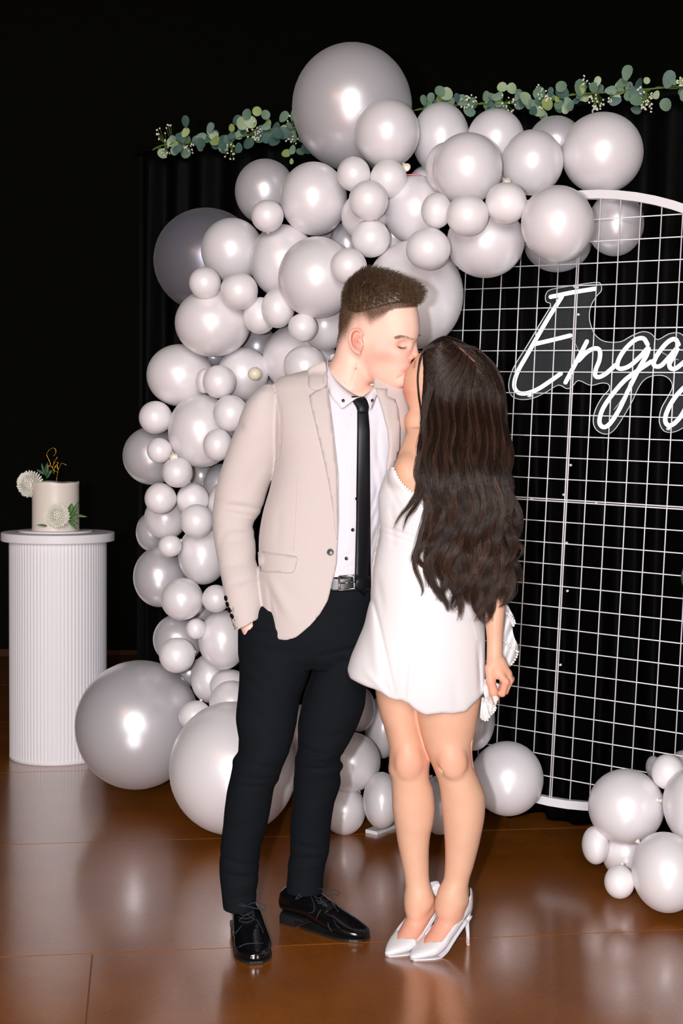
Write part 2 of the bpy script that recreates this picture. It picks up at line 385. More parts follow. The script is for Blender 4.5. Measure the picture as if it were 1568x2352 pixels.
for nm, L in strokes.items():
    P = spline([onp(*p) for p in z5(L)], 6); b = MB(); b.tube(P, .0068, 10)
    for p in (P[0], P[-1]): b.ell(p, (.0068,)*3, None, 8, 6)
    b.build(nm, mneon.m, sign)
outl = [(410, 290), (440, 245), (560, 218), (830, 178), (878, 200), (880, 250), (845, 290), (800, 360), (780, 450), (790, 530), (830, 620), (910, 675), (1040, 678), (1130, 630), (1230, 592), (1300, 610), (1355, 660), (1450, 610), (1540, 605), (1600, 650), (1680, 640), (1800, 600), (1880, 640), (1980, 610), (2080, 650), (2200, 610), (2340, 600), (2430, 400), (2510, 420), (2500, 600), (2480, 860), (2380, 950), (2200, 940), (1950, 950), (1850, 1000), (1720, 1180), (1600, 1370), (1500, 1435), (1410, 1430), (1368, 1350), (1385, 1240), (1440, 1140), (1478, 1060), (1460, 1000), (1400, 962), (1310, 965), (1240, 1000), (1190, 1070), (1140, 1180), (1060, 1320), (980, 1430), (910, 1455), (840, 1420), (812, 1350), (830, 1250), (890, 1140), (945, 1080), (940, 1035), (880, 1025), (790, 1045), (690, 1003), (640, 1050), (590, 1073), (520, 1042), (420, 1100), (300, 1155), (190, 1162), (120, 1125), (102, 1030), (140, 900), (250, 720), (380, 500), (455, 370), (415, 340)]
P = spline([onp(x, y, -.021) for x, y in z5(outl+outl[:1])], 3)[:-1]
bm = bmesh.new(); vs = [bm.verts.new(tuple(p)) for p in P]; bm.faces.new(vs); bmesh.ops.triangulate(bm, faces=bm.faces); me = bpy.data.meshes.new('acrylic_panel'); bm.to_mesh(me); bm.free()
o = link('acrylic_panel', me, mac.m, sign, False); so = o.modifiers.new('t', 'SOLIDIFY'); so.thickness = .004
b = MB(); b.tube(P, .0016, 5, closed=True); b.build('acrylic_edge', mace, sign)
for q in ((675, 215), (290, 1135), (1457, 1412), (2300, 640)):
    p = onp(*z5([q])[0], -.0215); b = MB(); b.tube([p-PN*.006, p+PN*.02], .005, 10); b.build('standoff', mwh, sign)
for L in ([(620, 640), (660, 690), (690, 760), (700, 835)], [(1120, 1010), (1090, 1090), (1040, 1180), (985, 1250)], [(1380, 760), (1450, 800), (1530, 830)]):
    b = MB(); b.tube(spline([onp(*p, -.022) for p in z5(L)], 4), .0012, 5); b.build('power_lead', MLEAD, sign)

# ================= balloons =================
def pearl(name, col, alpha=1.0, rough=.35, met=.25):
    m = MT(name, col, rough, Metallic=met, Coat_Weight=.16, Coat_Roughness=.14, Sheen_Weight=.12, Subsurface_Weight=0.0, Specular_IOR_Level=.6)
    if alpha < 1: m.set('Alpha', alpha)
    return m.m
MPEARL = {'w': pearl('pearl_white_latex', srgb(238, 233, 236), 1, .35, .14), 's': pearl('white_latex_small', srgb(240, 235, 237), 1, .38, .05), 'g': pearl('pearl_dimmed_latex', srgb(214, 211, 216), 1, .33, .38),  # 'g': flash falloff and dark showing through are put into its greyer colour
          'd': pearl('clear_pearl_latex', srgb(150, 150, 162), .72, .3, .5), 'c': MT('cream_latex', srgb(232, 224, 200), .35).m}
mknot = MT('cream_knot', srgb(232, 222, 205), .5).m
BAL = [l.split('|') for l in '''808,246,136,141,5.3,g|huge silvery balloon at the very top of the garland
889,305,74,76,5.0,w|medium balloon overlapping the lower right of the huge topmost balloon
1012,318,65,80,5.15,w|medium balloon right beside the one that overlaps the huge topmost balloon
1138,320,65,68,5.15,w|medium balloon peeking up just under the middle of the right leaf garland
1275,328,62,60,5.3,g|greyer balloon tucked behind the two at the right end of the top row
1383,352,92,91,4.9,w|large balloon at the far right end of the top row, above the grid rim
1222,373,70,73,4.85,w|medium balloon left of the large one at the right end of the top row
1073,386,79,79,4.75,w|large frontmost balloon in the middle of the top right run
1025,385,48,57,4.9,w|balloon mostly hidden behind the large one in the middle of the top right run
812,400,38,39,4.9,s|small balloon just under the huge topmost balloon, at its bottom edge
892,410,42,42,4.95,s|small balloon with a cream knot, below the one overlapping the huge balloon
609,440,69,73,5.4,g|medium greyish balloon at the upper left shoulder of the arch
720,456,76,82,5.1,w|large balloon to the right of the greyish one at the arch's upper left shoulder
614,496,37,36,5.0,s|small balloon in front of the two at the arch's upper left shoulder
846,460,45,45,4.8,s|small balloon straight above the man's hair, upper of two in a column
953,481,70,77,4.95,w|large balloon above and right of the man's quiff
1002,484,35,40,4.58,s|small balloon in front of the right side of the large one above the man's quiff
1073,495,48,47,4.5,s|small balloon between two smaller neighbours, above the woman's parting
1162,467,47,47,4.52,s|small balloon just left of the grid's rim, below the top right row
1115,555,88,82,4.72,w|large balloon whose underside hangs in front of the grid above the woman's head
1280,514,82,86,4.45,w|large balloon hanging in front of the grid where its rim begins
1414,514,63,73,4.82,g|grey balloon seen through the wires at the top right of the grid
1280,556,77,68,4.98,g|grey balloon behind the grid wires, under the large one at the rim
836,498,52,56,5.0,w|balloon partly hidden behind two small ones above the man's hair
851,548,44,43,4.85,s|small balloon straight above the man's hair, lower of two in a column
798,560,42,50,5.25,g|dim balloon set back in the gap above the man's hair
905,540,46,44,5.1,w|balloon filling the gap right of the two small ones above the man's hair
983,572,51,48,4.55,s|small balloon overlapping the top of the huge one behind the man's forehead
951,678,112,123,4.9,w|huge balloon behind the man's forehead that catches his shadow
728,638,89,92,4.9,w|large glossy balloon just behind the back of the man's head
800,612,42,41,4.72,s|small balloon touching the top of the man's hair
475,598,121,118,5.8,d|huge dark see-through balloon set back at the arch's left shoulder
533,575,71,73,5.3,w|medium balloon in front of the huge dark one
650,600,76,83,5.15,w|large balloon between the dark one's neighbour and the glossy one behind the man's head
470,650,36,36,5.05,s|small balloon at the lower left rim of the huge dark one
549,668,43,42,5.0,s|small balloon right of the one at the dark balloon's lower rim
487,742,85,77,5.15,w|large balloon directly below the huge dark one
597,725,38,42,5.05,s|leftmost small balloon of the three in a row left of the man's temple
638,708,38,44,4.98,s|middle small balloon of the three in a row left of the man's temple
695,752,33,32,4.9,s|rightmost small balloon of the three in a row left of the man's temple
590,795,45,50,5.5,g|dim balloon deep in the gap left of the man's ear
745,745,55,60,5.2,w|balloon half hidden behind the back of the man's head, at ear height
688,822,83,79,5.2,w|large balloon left of the man's neck, half behind his shoulder
700,842,49,48,4.95,w|medium balloon rising from behind the man's right shoulder seam
413,862,76,71,5.3,w|large balloon on the left edge level with the man's chin
558,858,58,60,5.3,w|medium balloon behind the tiny cream one
503,877,38,38,5.05,s|small balloon over the right edge of the large one level with the man's chin
469,875,20,28,5.15,s|narrow sliver of small balloon behind the one level with the man's chin
490,822,28,20,5.4,g|little of a grey balloon in the gap under the large one below the dark one
585,859,16,15,5.0,c|tiny cream balloon just left of the man's shoulder
600,930,62,66,5.35,g|balloon mostly hidden behind the man's upper sleeve, below the tiny cream one
357,959,38,38,5.25,s|small balloon on the left edge level with the man's tie knot
462,990,76,84,5.2,w|largest balloon in the middle of the left column, level with the man's armpit
530,950,41,42,5.0,s|upper small balloon beside the man's upper sleeve
500,1022,34,37,4.95,s|lower small balloon beside the man's upper sleeve
349,1047,67,67,5.45,g|large balloon bulging farthest left in the column
366,1035,29,29,5.15,s|small balloon in front of the one bulging farthest left
407,1085,35,35,5.1,s|small balloon below and right of the one bulging farthest left
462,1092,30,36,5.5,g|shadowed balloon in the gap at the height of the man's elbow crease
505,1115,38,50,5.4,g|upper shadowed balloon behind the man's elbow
368,1145,36,36,5.15,s|left small balloon of a pair level with the cake topper's base
442,1147,37,37,5.2,s|right small balloon of a pair level with the cake topper's base
380,1190,49,50,5.4,w|medium balloon behind the pair of small ones level with the cake
350,1222,38,46,5.65,g|dim grey balloon at the left edge level with the cake stand top
452,1197,39,39,5.05,s|small balloon nearest the man's elbow
390,1254,27,26,5.1,s|small pale balloon level with the rim of the plinth top
367,1325,61,70,5.35,g|large balloon on the left edge with a glowing centre, below the plinth top
466,1275,57,68,5.2,w|large balloon beside the man's forearm
418,1376,49,49,5.05,w|medium matt balloon beside the man's cuff buttons
496,1375,32,32,5.0,s|small balloon right at the man's cuff buttons
512,1165,36,58,5.25,w|lower balloon half hidden by the man's elbow
408,1468,57,58,5.35,g|greyish balloon on the left edge level with the man's pocket
450,1444,23,24,5.1,s|very small balloon in front of the greyish one level with the pocket
406,1505,41,41,5.05,s|small balloon just above the huge silver one on the floor
512,1470,56,69,5.15,w|large balloon left of the man's hip
483,1558,45,57,5.3,w|balloon left of the man's thigh with its top under the hip balloon
527,1575,46,38,5.2,w|upper of two balloons cut off by the man's thigh
532,1618,52,55,5.12,w|lower of two balloons cut off by the man's thigh
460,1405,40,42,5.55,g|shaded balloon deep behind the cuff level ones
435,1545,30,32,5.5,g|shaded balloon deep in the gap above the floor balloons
315,1665,143,148,5.35,g|huge silver balloon on the floor next to the white plinth
448,1645,38,35,5.05,s|small balloon resting between the two huge floor balloons
535,1766,148,151,4.85,w|huge balloon on the floor behind the man's shin
690,1700,62,82,5.3,w|balloon seen between the man's knees
825,1628,37,52,5.1,w|balloon between the man's thigh and the woman's knee, uppermost
805,1750,68,69,4.95,w|large balloon between the man's knee and the woman's shin
878,1670,40,72,5.25,w|balloon behind the woman's bent knee
790,1862,50,56,4.98,w|balloon on the floor between the man's calf and the woman
876,1838,43,65,4.85,w|balloon on the floor touching the left edge of the woman's shin
928,1840,42,47,4.95,s|balloon hidden by the woman's left shin except a sliver
1010,1850,46,67,5.0,w|balloon on the floor seen between the woman's calves
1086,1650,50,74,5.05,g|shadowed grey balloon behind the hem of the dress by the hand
1165,1788,83,86,4.95,w|large balloon on the floor right of the woman's calves
1437,1853,87,87,4.35,w|large upper balloon of the floor cluster at the right edge
1533,1773,38,41,4.3,s|small balloon on top of the floor cluster at the right edge
1500,1762,17,26,4.55,g|grey sliver of balloon behind the topmost small one of the right cluster
1572,1765,38,42,4.6,g|grey balloon cut off by the frame above the right floor cluster
1578,1850,52,82,4.2,w|tall balloon cut by the frame in the right floor cluster
1367,1941,31,44,4.35,s|small balloon at the left of the right floor cluster
1436,1958,55,60,4.38,w|medium balloon low in the middle of the right floor cluster
1422,2026,35,38,4.12,s|lowest small balloon in front of the right floor cluster
1530,2004,79,92,4.1,w|large frontmost balloon of the right floor cluster
760,560,40,40,5.5,g|balloon set far back in the gap behind the arch's upper left
985,430,50,50,5.3,w|balloon set back behind the two large ones on the top right run
1060,450,50,45,5.1,w|balloon filling the gap under the frontmost one of the top right run
1160,400,45,45,5.2,w|balloon set back between two medium ones of the top right run'''.split('\n')]
NB = len(BAL); bp = np.array([[float(x) for x in l[0].split(',')[:5]] for l in BAL]); bmt = [l[0].split(',')[5] for l in BAL]
Yb = bp[:, 4].copy()
def bgeo(i): return W(bp[i, 0], bp[i, 1], Yb[i]), (bp[i, 2]+bp[i, 3])/2*mpp(Yb[i])
for it in range(60):                                # settle in depth so that neighbours press together, not through
    Cc = [bgeo(i) for i in range(NB)]; mv = np.zeros(NB)
    for i in range(NB):
        for j in range(i+1, NB):
            d = np.linalg.norm(Cc[i][0]-Cc[j][0]); need = (Cc[i][1]+Cc[j][1])*.93
            if d < need:
                s = 1 if bp[i, 4] > bp[j, 4] else -1; q = (need-d)*.3; mv[i] += s*q; mv[j] -= s*q
    for i in range(NB):
        mv[i] += (bp[i, 4]-Yb[i])*.05
    Yb += np.clip(mv, -.03, .03)
    for i in range(NB):
        c, r = bgeo(i); lim = CB[0]+CB[1]*c[0]-r*1.25-.03
        if c[0] > -.85: Yb[i] = min(Yb[i], lim)
        if c[2]-r < .0: Yb[i] -= .01
        c, r = bgeo(i)
        dn = (c-PC)@PN; inside = (c-PC)@PX > -PR-.05 and abs((c-PC)@PZ) < PR+.1
        if i in (21, 22): Yb[i] += max(0, r+.012-dn)
        elif inside and abs(dn) < r+.015 and (c-PC)@PX > -.5: Yb[i] -= (dn+r+.015)*1.0 if dn > -r-.015 else 0
Yb[21] = 4.84; Yb[22] = 4.95
def balloon_mesh(rx, ry, rz, kd):
    n, m = 40, 26; V = []; F = []; B = frame(kd)
    for i in range(m+1):
        th = math.pi*i/m
        for k in range(n):
            ph = 2*math.pi*k/n; s = math.sin(th); c = math.cos(th)
            rad = 1+.0*c; z = c*(1.0 if c < 0 else 1.06); w = s*(1-.06*max(c, 0)**2)
            if c > .93: w = s*(1-.06*c*c)*(1-.25*(c-.93)/.07)
            p = B@np.array([w*math.cos(ph), w*math.sin(ph), z]); V.append(p*[rx, ry, rz])
    for i in range(m):
        for k in range(n): F.append((i*n+k, (i+1)*n+k, (i+1)*n+(k+1) % n, i*n+(k+1) % n))
    b = MB(); b.add(V, F); return b, B
spine = lambda z: None
BALOBJ = []
for i in range(NB):
    c, r = bgeo(i); mp = mpp(Yb[i]); rx, rz = bp[i, 2]*mp, bp[i, 3]*mp; ry = max((rx+rz)/2, min(rx, rz)) if min(rx, rz)/max(rx, rz) > .8 else max(rx, rz)
    g = np.array([sum(np.sign(bp[j, 0]-bp[i, 0])*1.0 for j in range(NB) if 0 < abs(bp[j, 0]-bp[i, 0]) < 160 and abs(bp[j, 1]-bp[i, 1]) < 160), 0, -sum(np.sign(bp[j, 1]-bp[i, 1]) for j in range(NB) if 0 < abs(bp[j, 1]-bp[i, 1]) < 160 and abs(bp[j, 0]-bp[i, 0]) < 160)])
    kd = g/(np.linalg.norm(g)+1e-6)*.9+np.array([0, .75, 0]); kd /= np.linalg.norm(kd)
    root = empty('balloon', c, BAL[i][1], 'balloon', 'pearl white balloons of the garland' if bp[i, 1] < 1600 and bp[i, 0] < 1500 else 'balloons lying on the floor')
    b, B = balloon_mesh(rx, ry, rz, kd); b.v = [tuple(np.array(p)+c) for p in b.v]; o = b.build('balloon_body', MPEARL[bmt[i]], root); o['label'] = 'inflated pearl latex body' if bmt[i] != 'c' else 'inflated cream latex body'
    k = MB(); kb = c+B[:, 2]*np.linalg.norm(B[:, 2]*[rx, ry, rz])*1.055; s = .5+.5*min(1, r/.1)
    k.lathe([(.001, 0), (.005*s, -.003*s), (.0055*s, .001), (.0035*s, .006*s), (.0035*s, .009*s), (.008*s, .018*s), (.0085*s, .0185*s)], kb-B[:, 2]*.004, 10, B); k.build('knot', mknot, root)

# small knots, ties and pieces glimpsed in the gaps of the garland
for (px, py, Y, nm, lab) in ((927, 378, 4.93, 'balloon_knot', 'cream balloon knot poking out by the pink ribbon near the top'), (1156, 412, 4.8, 'balloon_knot', 'cream balloon knot between the two middle balloons of the top right row'), (396, 1041, 5.1, 'balloon_knot', 'cream balloon knot in the left column beside the farthest left bulge')):
    p = W(px, py, Y); b = MB(); B = frame((.3, -.8, -.5)); b.lathe([(.001, -.004), (.007, -.002), (.005, .006), (.006, .012), (.014, .026), (.015, .028), (.011, .0275), (.003, .012)], p, 12, B); o = b.build(nm, mknot); setp(o, lab, 'balloon knot', 'cream knots showing between balloons')
p0, p1 = W(930, 402, 4.93), W(966, 403, 4.93); b = MB(); b.tube(spline([p0, (p0+p1)/2+[0, -.004, .002], p1], 5), .0018, 5); setp(b.build('pink_ribbon', MT('pink_ribbon', srgb(235, 120, 125), .5).m), 'thin pink ribbon stretched between balloons under the topmost ones', 'ribbon')

# ================= plinth and cake =================
pc = G(134, 1735); mpl = MT('white_plinth_paint', srgb(242, 239, 243), .5).m
pl = empty('plinth', pc, 'white fluted round plinth carrying the cake', 'plinth'); HP = W(134, 1222, pc[1])[2]
rB = 111*mpp(pc[1]); rT = 129*mpp(pc[1]); th = .037
b = MB(); nf = 84; V = []; F = []; ns = nf*4
for z in (.012, HP-th):
    for k in range(ns):
        a = 2*math.pi*k/ns; rr = rB-.0032*(.5-.5*math.cos(a*nf))**.7; V.append((pc[0]+rr*math.cos(a), pc[1]+rr*math.sin(a), z))
F = [(k, (k+1) % ns, ns+(k+1) % ns, ns+k) for k in range(ns)]; b.add(V, F); b.build('fluted_column', mpl, pl)
b = MB(); b.lathe([(rB-.006, .0), (rB+.0005, .0), (rB+.001, .012), (rB-.004, .014)], pc, 72); b.build('base_ring', mpl, pl)
b = MB(); b.lathe([(rT-.003, HP-th), (rT, HP-th+.003), (rT, HP-.003), (rT-.003, HP)], pc, 96); b.build('plinth_top', mpl, pl, False)
def P2(px, py, Y=pc[1]): return W(px, py, Y)
cb_ = pc+[mpp(pc[1])*(-5), 0, 0]; HB = HP+.0075
b = MB(); b.lathe([(.150, HP+.0005), (.157, HP+.002), (.158, HB), (.155, HB+.001)], cb_, 64); setp(b.build('cake_board', mpl), 'thin round white board under the cake on the plinth', 'cake board')
mck = MT('cream_icing', srgb(238, 226, 216), .42, Subsurface_Weight=.1, Subsurface_Radius=(.01, .006, .004)); mck.bump(mck.noise(mck.tex('Object', (2, 2, 14)), 3, 2), .15, .002)
cc = P2(130, 1160); rc = 53.5*mpp(pc[1]); ztop = P2(130, 1108)[2]; ck = np.array([cc[0], pc[1]-.02, 0])
b = MB(); N = 72; prof = [(.0, HB+.0015), (rc+.001, HB+.0015), (rc+.001, HB+.008), (rc, HB+.012), (rc-.0005, ztop-.012), (rc+.0008, ztop-.003), (rc-.001, ztop+.003), (rc-.006, ztop+.0035), (rc-.012, ztop+.0), (rc*.5, ztop+.002), (0.001, ztop+.003)]
V = []
for r_, z_ in prof:
    for k in range(N):
        a = 2*math.pi*k/N; V.append((ck[0]+r_*math.cos(a), ck[1]+r_*math.sin(a), z_+(.0022*math.sin(3*a+1)+.001*math.sin(7*a)) * (1 if z_ > ztop-.004 and r_ > rc*.8 else 0)))
b.add(V, [(i*N+k, i*N+(k+1) % N, (i+1)*N+(k+1) % N, (i+1)*N+k) for i in range(len(prof)-1) for k in range(N)]); setp(b.build('cake', mck.m), 'tall round cake with smooth cream icing on the white board', 'cake')
mgold = MT('gold_topper', srgb(214, 160, 50), .22, Metallic=1.0).m
z1 = lambda L: [P2(x/5.227, 1000+y/5.227, ck[1]-.02) for x, y in L]
b = MB()
for L in ([(600, 165), (570, 200), (562, 235), (585, 290), (605, 345), (590, 375), (555, 400)], [(668, 165), (672, 200), (655, 235), (640, 250)], [(685, 255), (680, 280), (650, 310), (648, 340), (628, 385)], [(660, 375), (650, 420), (645, 465)], [(740, 330), (720, 370), (700, 410), (692, 450), (680, 520), (672, 590)], [(685, 350), (690, 380), (697, 425)], [(648, 320), (700, 330), (660, 375), (690, 385)], [(600, 165), (635, 150), (668, 165)], [(555, 400), (590, 360), (628, 385), (645, 420), (690, 440)], [(740, 330), (775, 345), (800, 360)]):
    b.tube(spline(z1(L), 5), .0013, 5)
setp(b.build('cake_topper', mgold), 'thin gold wire script topper stuck in the top of the cake', 'cake topper')
mpet = MT('white_petal', srgb(246, 243, 232), .6, Subsurface_Weight=.15, Subsurface_Radius=(.004, .004, .003)).m; mgrn = MT('leaf_green', srgb(60, 104, 40), .5).m; mdgrn = MT('dark_leaf_green', srgb(28, 72, 34), .5).m
pet = None
def mum(c, r, face, label, n=230):
    root = empty('chrysanthemum', c, label, 'flower', 'white chrysanthemums decorating the cake'); B = frame(face)
    b = MB(); b.ell(c, (r*.62,)*3, None, 14, 10); b.build('flower_heart', mpet, root)
    b = MB(); ga = math.pi*(3-math.sqrt(5))
    for i in range(n):
        t = (i+.5)/n; ct = 1-1.35*t; st = math.sqrt(max(0, 1-ct*ct)); a = i*ga; d = B@np.array([st*math.cos(a), st*math.sin(a), ct]); L = r*(.95+.1*rng.random()); w = r*.085
        tg = np.cross(d, B[:, 2]); tg /= np.linalg.norm(tg)+1e-9; up = np.cross(tg, d); o0 = np.array(c)+d*r*.5; o1 = np.array(c)+d*L*.85+up*r*.02; o2 = np.array(c)+d*L+up*r*.08
        b.add([o0-tg*w*.6, o0+tg*w*.6, o1+tg*w, o2+tg*w*.3, o2-tg*w*.3, o1-tg*w, o1-up*w*.5], [(0, 1, 6), (1, 2, 6), (0, 6, 5), (6, 2, 3), (6, 3, 4), (6, 4, 5)])
    o = b.build('petals', mpet, root); o['kind'] = 'stuff'
c1 = P2(70, 1112, pc[1]-.03); mum(c1, 31*mpp(pc[1]), (-.35, -.75, .35), 'white chrysanthemum at the upper left edge of the cake')
c2 = P2(131, 1184, pc[1]-.02-rc-.035); mum(c2, 28*mpp(pc[1]), (-.1, -.95, .2), 'white chrysanthemum on the board at the front of the cake')
def leafmesh(b, p, d, up, L, w, curl=.12, seg=5):
    d = np.array(d, float); d /= np.linalg.norm(d); up = np.array(up, float); up -= d*(up@d); up /= np.linalg.norm(up); s = np.cross(d, up); V = []
    for i in range(seg+1):
        t = i/seg; ww = w*math.sin(math.pi*min(max(t, .03), .97))**.7*(1-.25*t); q = np.array(p)+d*L*t-up*curl*L*t*t
        V += [q-s*ww+up*ww*.25, q-up*.0008, q+s*ww+up*ww*.25]
    F = []
    for i in range(seg):
        for k in range(2): F.append((i*3+k, i*3+k+1, (i+1)*3+k+1, (i+1)*3+k))
    b.add(V, F)
def sprig(name, L, Y, mat, label):
    root = empty(name, P2(L[0][0], L[0][1], Y), label, 'leaf sprig', None)
    for (x, y, dx, dy, ln, w) in L:
        b = MB(); s = mpp(Y); p = P2(x, y, Y); nl = 1
        leafmesh(b, p, (dx, -.15, -dy), (0, -1, .25), ln*s, w*s); o = b.build('leaf', mat, root); so = o.modifiers.new('t', 'SOLIDIFY'); so.thickness = .0006
    b = MB(); b.tube([P2(L[0][0], L[0][1], Y), P2(L[0][0]-3, L[0][1]+5, Y+.02)], .0012, 5); b.build('stem', mat, root)
sprig('leaf_sprig', [(108, 1095, -.5, -1, 26, 5), (106, 1092, .1, -1, 30, 6), (104, 1090, -1, -.6, 24, 4), (108, 1090, 1, -.8, 16, 5), (100, 1085, -.2, -1, 22, 3), (106, 1100, .5, -1, 24, 5)], pc[1]-.02, mdgrn, 'dark green leaves behind the upper flower on the cake')
sprig('leaf_sprig', [(160, 1192, .5, -1, 45, 5), (163, 1182, 1, .1, 38, 4), (160, 1190, 1, -.3, 22, 7), (158, 1195, .9, .35, 22, 5), (160, 1180, .2, -1, 24, 7), (163, 1176, .8, -.7, 16, 6), (158, 1196, .4, .4, 26, 4)], pc[1]-.02-rc-.02, mgrn, 'bright green fern sprig beside the front flower on the cake')
sprig('leaf_sprig', [(106, 1206, -1, -.02, 22, 2.5), (108, 1207, -.8, .05, 14, 2)], pc[1]-.03-rc-.01, mgrn, 'little green leaf lying left of the front flower on the board')

# ================= leaf garland on the rod =================
mlf = [MT('eucalyptus_%s' % n, c, .55).m for n, c in (('sage', srgb(98, 126, 104)), ('teal', srgb(62, 92, 84)), ('lime', srgb(136, 156, 92)), ('pale', srgb(150, 172, 136)))]
mstem = MT('green_stem', srgb(92, 118, 48), .5).m; mbud = MT('cream_bud', srgb(226, 224, 206), .5).m
gar = empty('leaf_garland', (cur(.5)[0], cur(.5)[1], 2.57), 'artificial eucalyptus garland with small white flowers along the top of the drape', 'garland')
def gpt(px, py):
    r = ray(px, py); t = (CB[0]-.07)/(r[1]-CB[1]*r[0]); return np.array([0, 0, CAMH])+r*t
def leafproto(kind):
    b = MB(); n = 12; V = [(0, 0, 0)]
    for k in range(n):
        a = 2*math.pi*k/n; x = math.sin(a)*(.5 if kind == 0 else .34)*(1 if kind == 0 else (1-.25*math.cos(a))); z = .5-.5*math.cos(a); V.append((x, .10*(x*x)*4-.12*z*z, z))
    V[0] = (0, -.03, .5); b.add(V, [(0, k+1, (k+1) % n+1) for k in range(n)]); V2 = [(x, y+.012, z) for x, y, z in V]; b.add(V2, [(0, (k+1) % n+1, k+1) for k in range(n)])
    b.add([V[k] for k in range(1, n+1)]+[V2[k] for k in range(1, n+1)], [(k, n+k, n+(k+1) % n, (k+1) % n) for k in range(n)])
    return b
LP = {}
for kd_ in (0, 1):
    for mi in range(4):
        bb = leafproto(kd_); me = mesh(bb.v, bb.f, 'leaf'); me.materials.append(mlf[mi]); LP[kd_, mi] = me
def gleaf(px, py, ang, L, kd_, mi, tilt=0, dy=0):
    p = gpt(px, py)+np.array([0, -dy, 0]); s = L*mpp(p[1]); o = link('leaf', LP[kd_, mi], None, gar)
    o.location = tuple(p); o.scale = (s, s, s); o.rotation_euler = (R(rng.uniform(-25, 25)), R(ang), R(rng.uniform(-30, 30)+tilt)); return o
spn = [(350, 345), (372, 334), (420, 330), (470, 322), (540, 318), (600, 300), (660, 295), (720, 285), (800, 275), (900, 262), (975, 250), (1050, 242), (1120, 238), (1200, 236), (1260, 228), (1330, 216), (1400, 212), (1470, 206), (1540, 200), (1620, 190), (1720, 190)]
b = MB(); SP = spline([gpt(*p) for p in spn], 5); b.tube(SP, .0028, 6); b.tube([p+[0, .006, .006*math.sin(i*1.3)] for i, p in enumerate(SP)], .002, 5); b.build('stem', mstem, gar)
fixed = [(378, 344, 200, 24, 0, 3), (422, 320, 30, 24, 1, 2), (432, 300, -20, 30, 1, 1), (450, 318, 80, 26, 1, 0), (463, 345, 0, 26, 0, 1), (482, 312, 20, 24, 1, 1), (492, 318, -30, 24, 1, 3), (484, 334, 75, 30, 1, 2), (506, 330, 150, 26, 1, 1), (520, 312, 170, 28, 1, 1), (529, 306, 40, 18, 0, 2), (550, 334, 175, 28, 1, 1), (547, 290, -10, 26, 0, 1), (556, 304, 10, 30, 0, 3), (572, 282, -20, 24, 0, 0), (563, 295, 30, 24, 1, 1), (575, 300, 10, 28, 0, 3), (590, 275, 10, 22, 0, 2), (572, 318, 180, 28, 0, 1), (600, 300, 70, 24, 1, 0), (612, 283, 0, 22, 0, 0), (625, 302, 60, 26, 1, 1), (645, 286, 25, 30, 1, 0), (640, 300, 185, 28, 0, 1), (628, 310, 170, 30, 0, 1), (655, 300, 150, 28, 1, 1), (672, 285, 20, 28, 1, 0), (662, 345, 200, 22, 0, 2), (688, 345, 175, 20, 0, 0), (676, 340, 200, 22, 1, 0), (700, 330, 160, 30, 0, 1), (670, 368, 180, 14, 1, 2),
 (972, 252, 0, 26, 1, 0), (985, 240, 15, 26, 1, 0), (1020, 236, 10, 32, 0, 3), (1010, 230, -10, 24, 0, 0), (1055, 246, 15, 26, 0, 0), (1062, 256, 120, 30, 1, 0), (1046, 244, 5, 22, 1, 1), (1110, 236, 20, 24, 1, 0), (1120, 232, 80, 24, 1, 1), (1128, 238, 60, 26, 1, 0), (1150, 214, 5, 24, 0, 3), (1172, 222, 5, 26, 0, 3), (1192, 240, 60, 32, 0, 3), (1180, 240, 95, 30, 1, 1), (1230, 250, 170, 30, 0, 3), (1222, 252, 190, 26, 1, 1), (1240, 252, 160, 28, 1, 0), (1280, 218, 15, 26, 0, 0), (1292, 232, 150, 28, 1, 0), (1300, 232, -30, 34, 1, 1), (1325, 228, 20, 46, 1, 0), (1310, 240, 205, 26, 1, 0), (1296, 238, 180, 26, 1, 3), (1362, 206, 20, 24, 1, 3), (1352, 222, 30, 26, 0, 0), (1385, 212, 85, 30, 1, 0), (1410, 204, 60, 30, 1, 0), (1428, 196, 5, 36, 1, 0), (1425, 232, -100, 30, 1, 1), (1440, 222, 80, 32, 0, 1), (1450, 226, 175, 30, 0, 0), (1445, 252, 110, 26, 1, 1), (1478, 200, 10, 16, 0, 3), (1520, 214, 15, 42, 1, 1), (1528, 228, 185, 30, 0, 0), (1548, 200, -60, 24, 1, 0), (1562, 190, 70, 24, 0, 3), (1565, 208, 170, 30, 1, 0), (1600, 196, 30, 30, 0, 0), (1640, 190, 160, 30, 1, 1)]
for i, (x, y, a, L, k_, m_i) in enumerate(fixed): gleaf(x, y, a, L, k_, m_i, dy=.02+.02*(i % 3))
for i in range(140):
    if i % 6 < 2: x = rng.uniform(380, 700)
    elif i % 12 == 2: x = rng.uniform(700, 960)
    else: x = rng.uniform(970, 1640)
    y = np.interp(x, [p[0] for p in spn], [p[1] for p in spn])+rng.uniform(-8, 10); gleaf(x, y, rng.choice((rng.uniform(-70, 70), rng.uniform(110, 250))), rng.uniform(16, 30), rng.choice((0, 1, 1)), rng.choice((0, 0, 1, 1, 3, 2)), dy=rng.uniform(-.03, .03))
clus = [(378, 312, 16, 8), (391, 296, 8, 4), (385, 355, 14, 9), (440, 344, 14, 9), (524, 352, 20, 16), (584, 305, 22, 18), (592, 322, 10, 7), (672, 330, 14, 8), (668, 276, 10, 5), (1072, 240, 18, 12), (1085, 232, 8, 5), (1160, 246, 22, 16), (1240, 212, 14, 9), (1246, 245, 20, 16), (1340, 192, 12, 7), (1362, 240, 20, 26), (1458, 205, 8, 4), (1475, 238, 22, 18), (1480, 250, 16, 12), (1560, 195, 12, 9), (1400, 236, 8, 5)]
mfs = MT('bud_stalk', srgb(110, 140, 60), .6).m
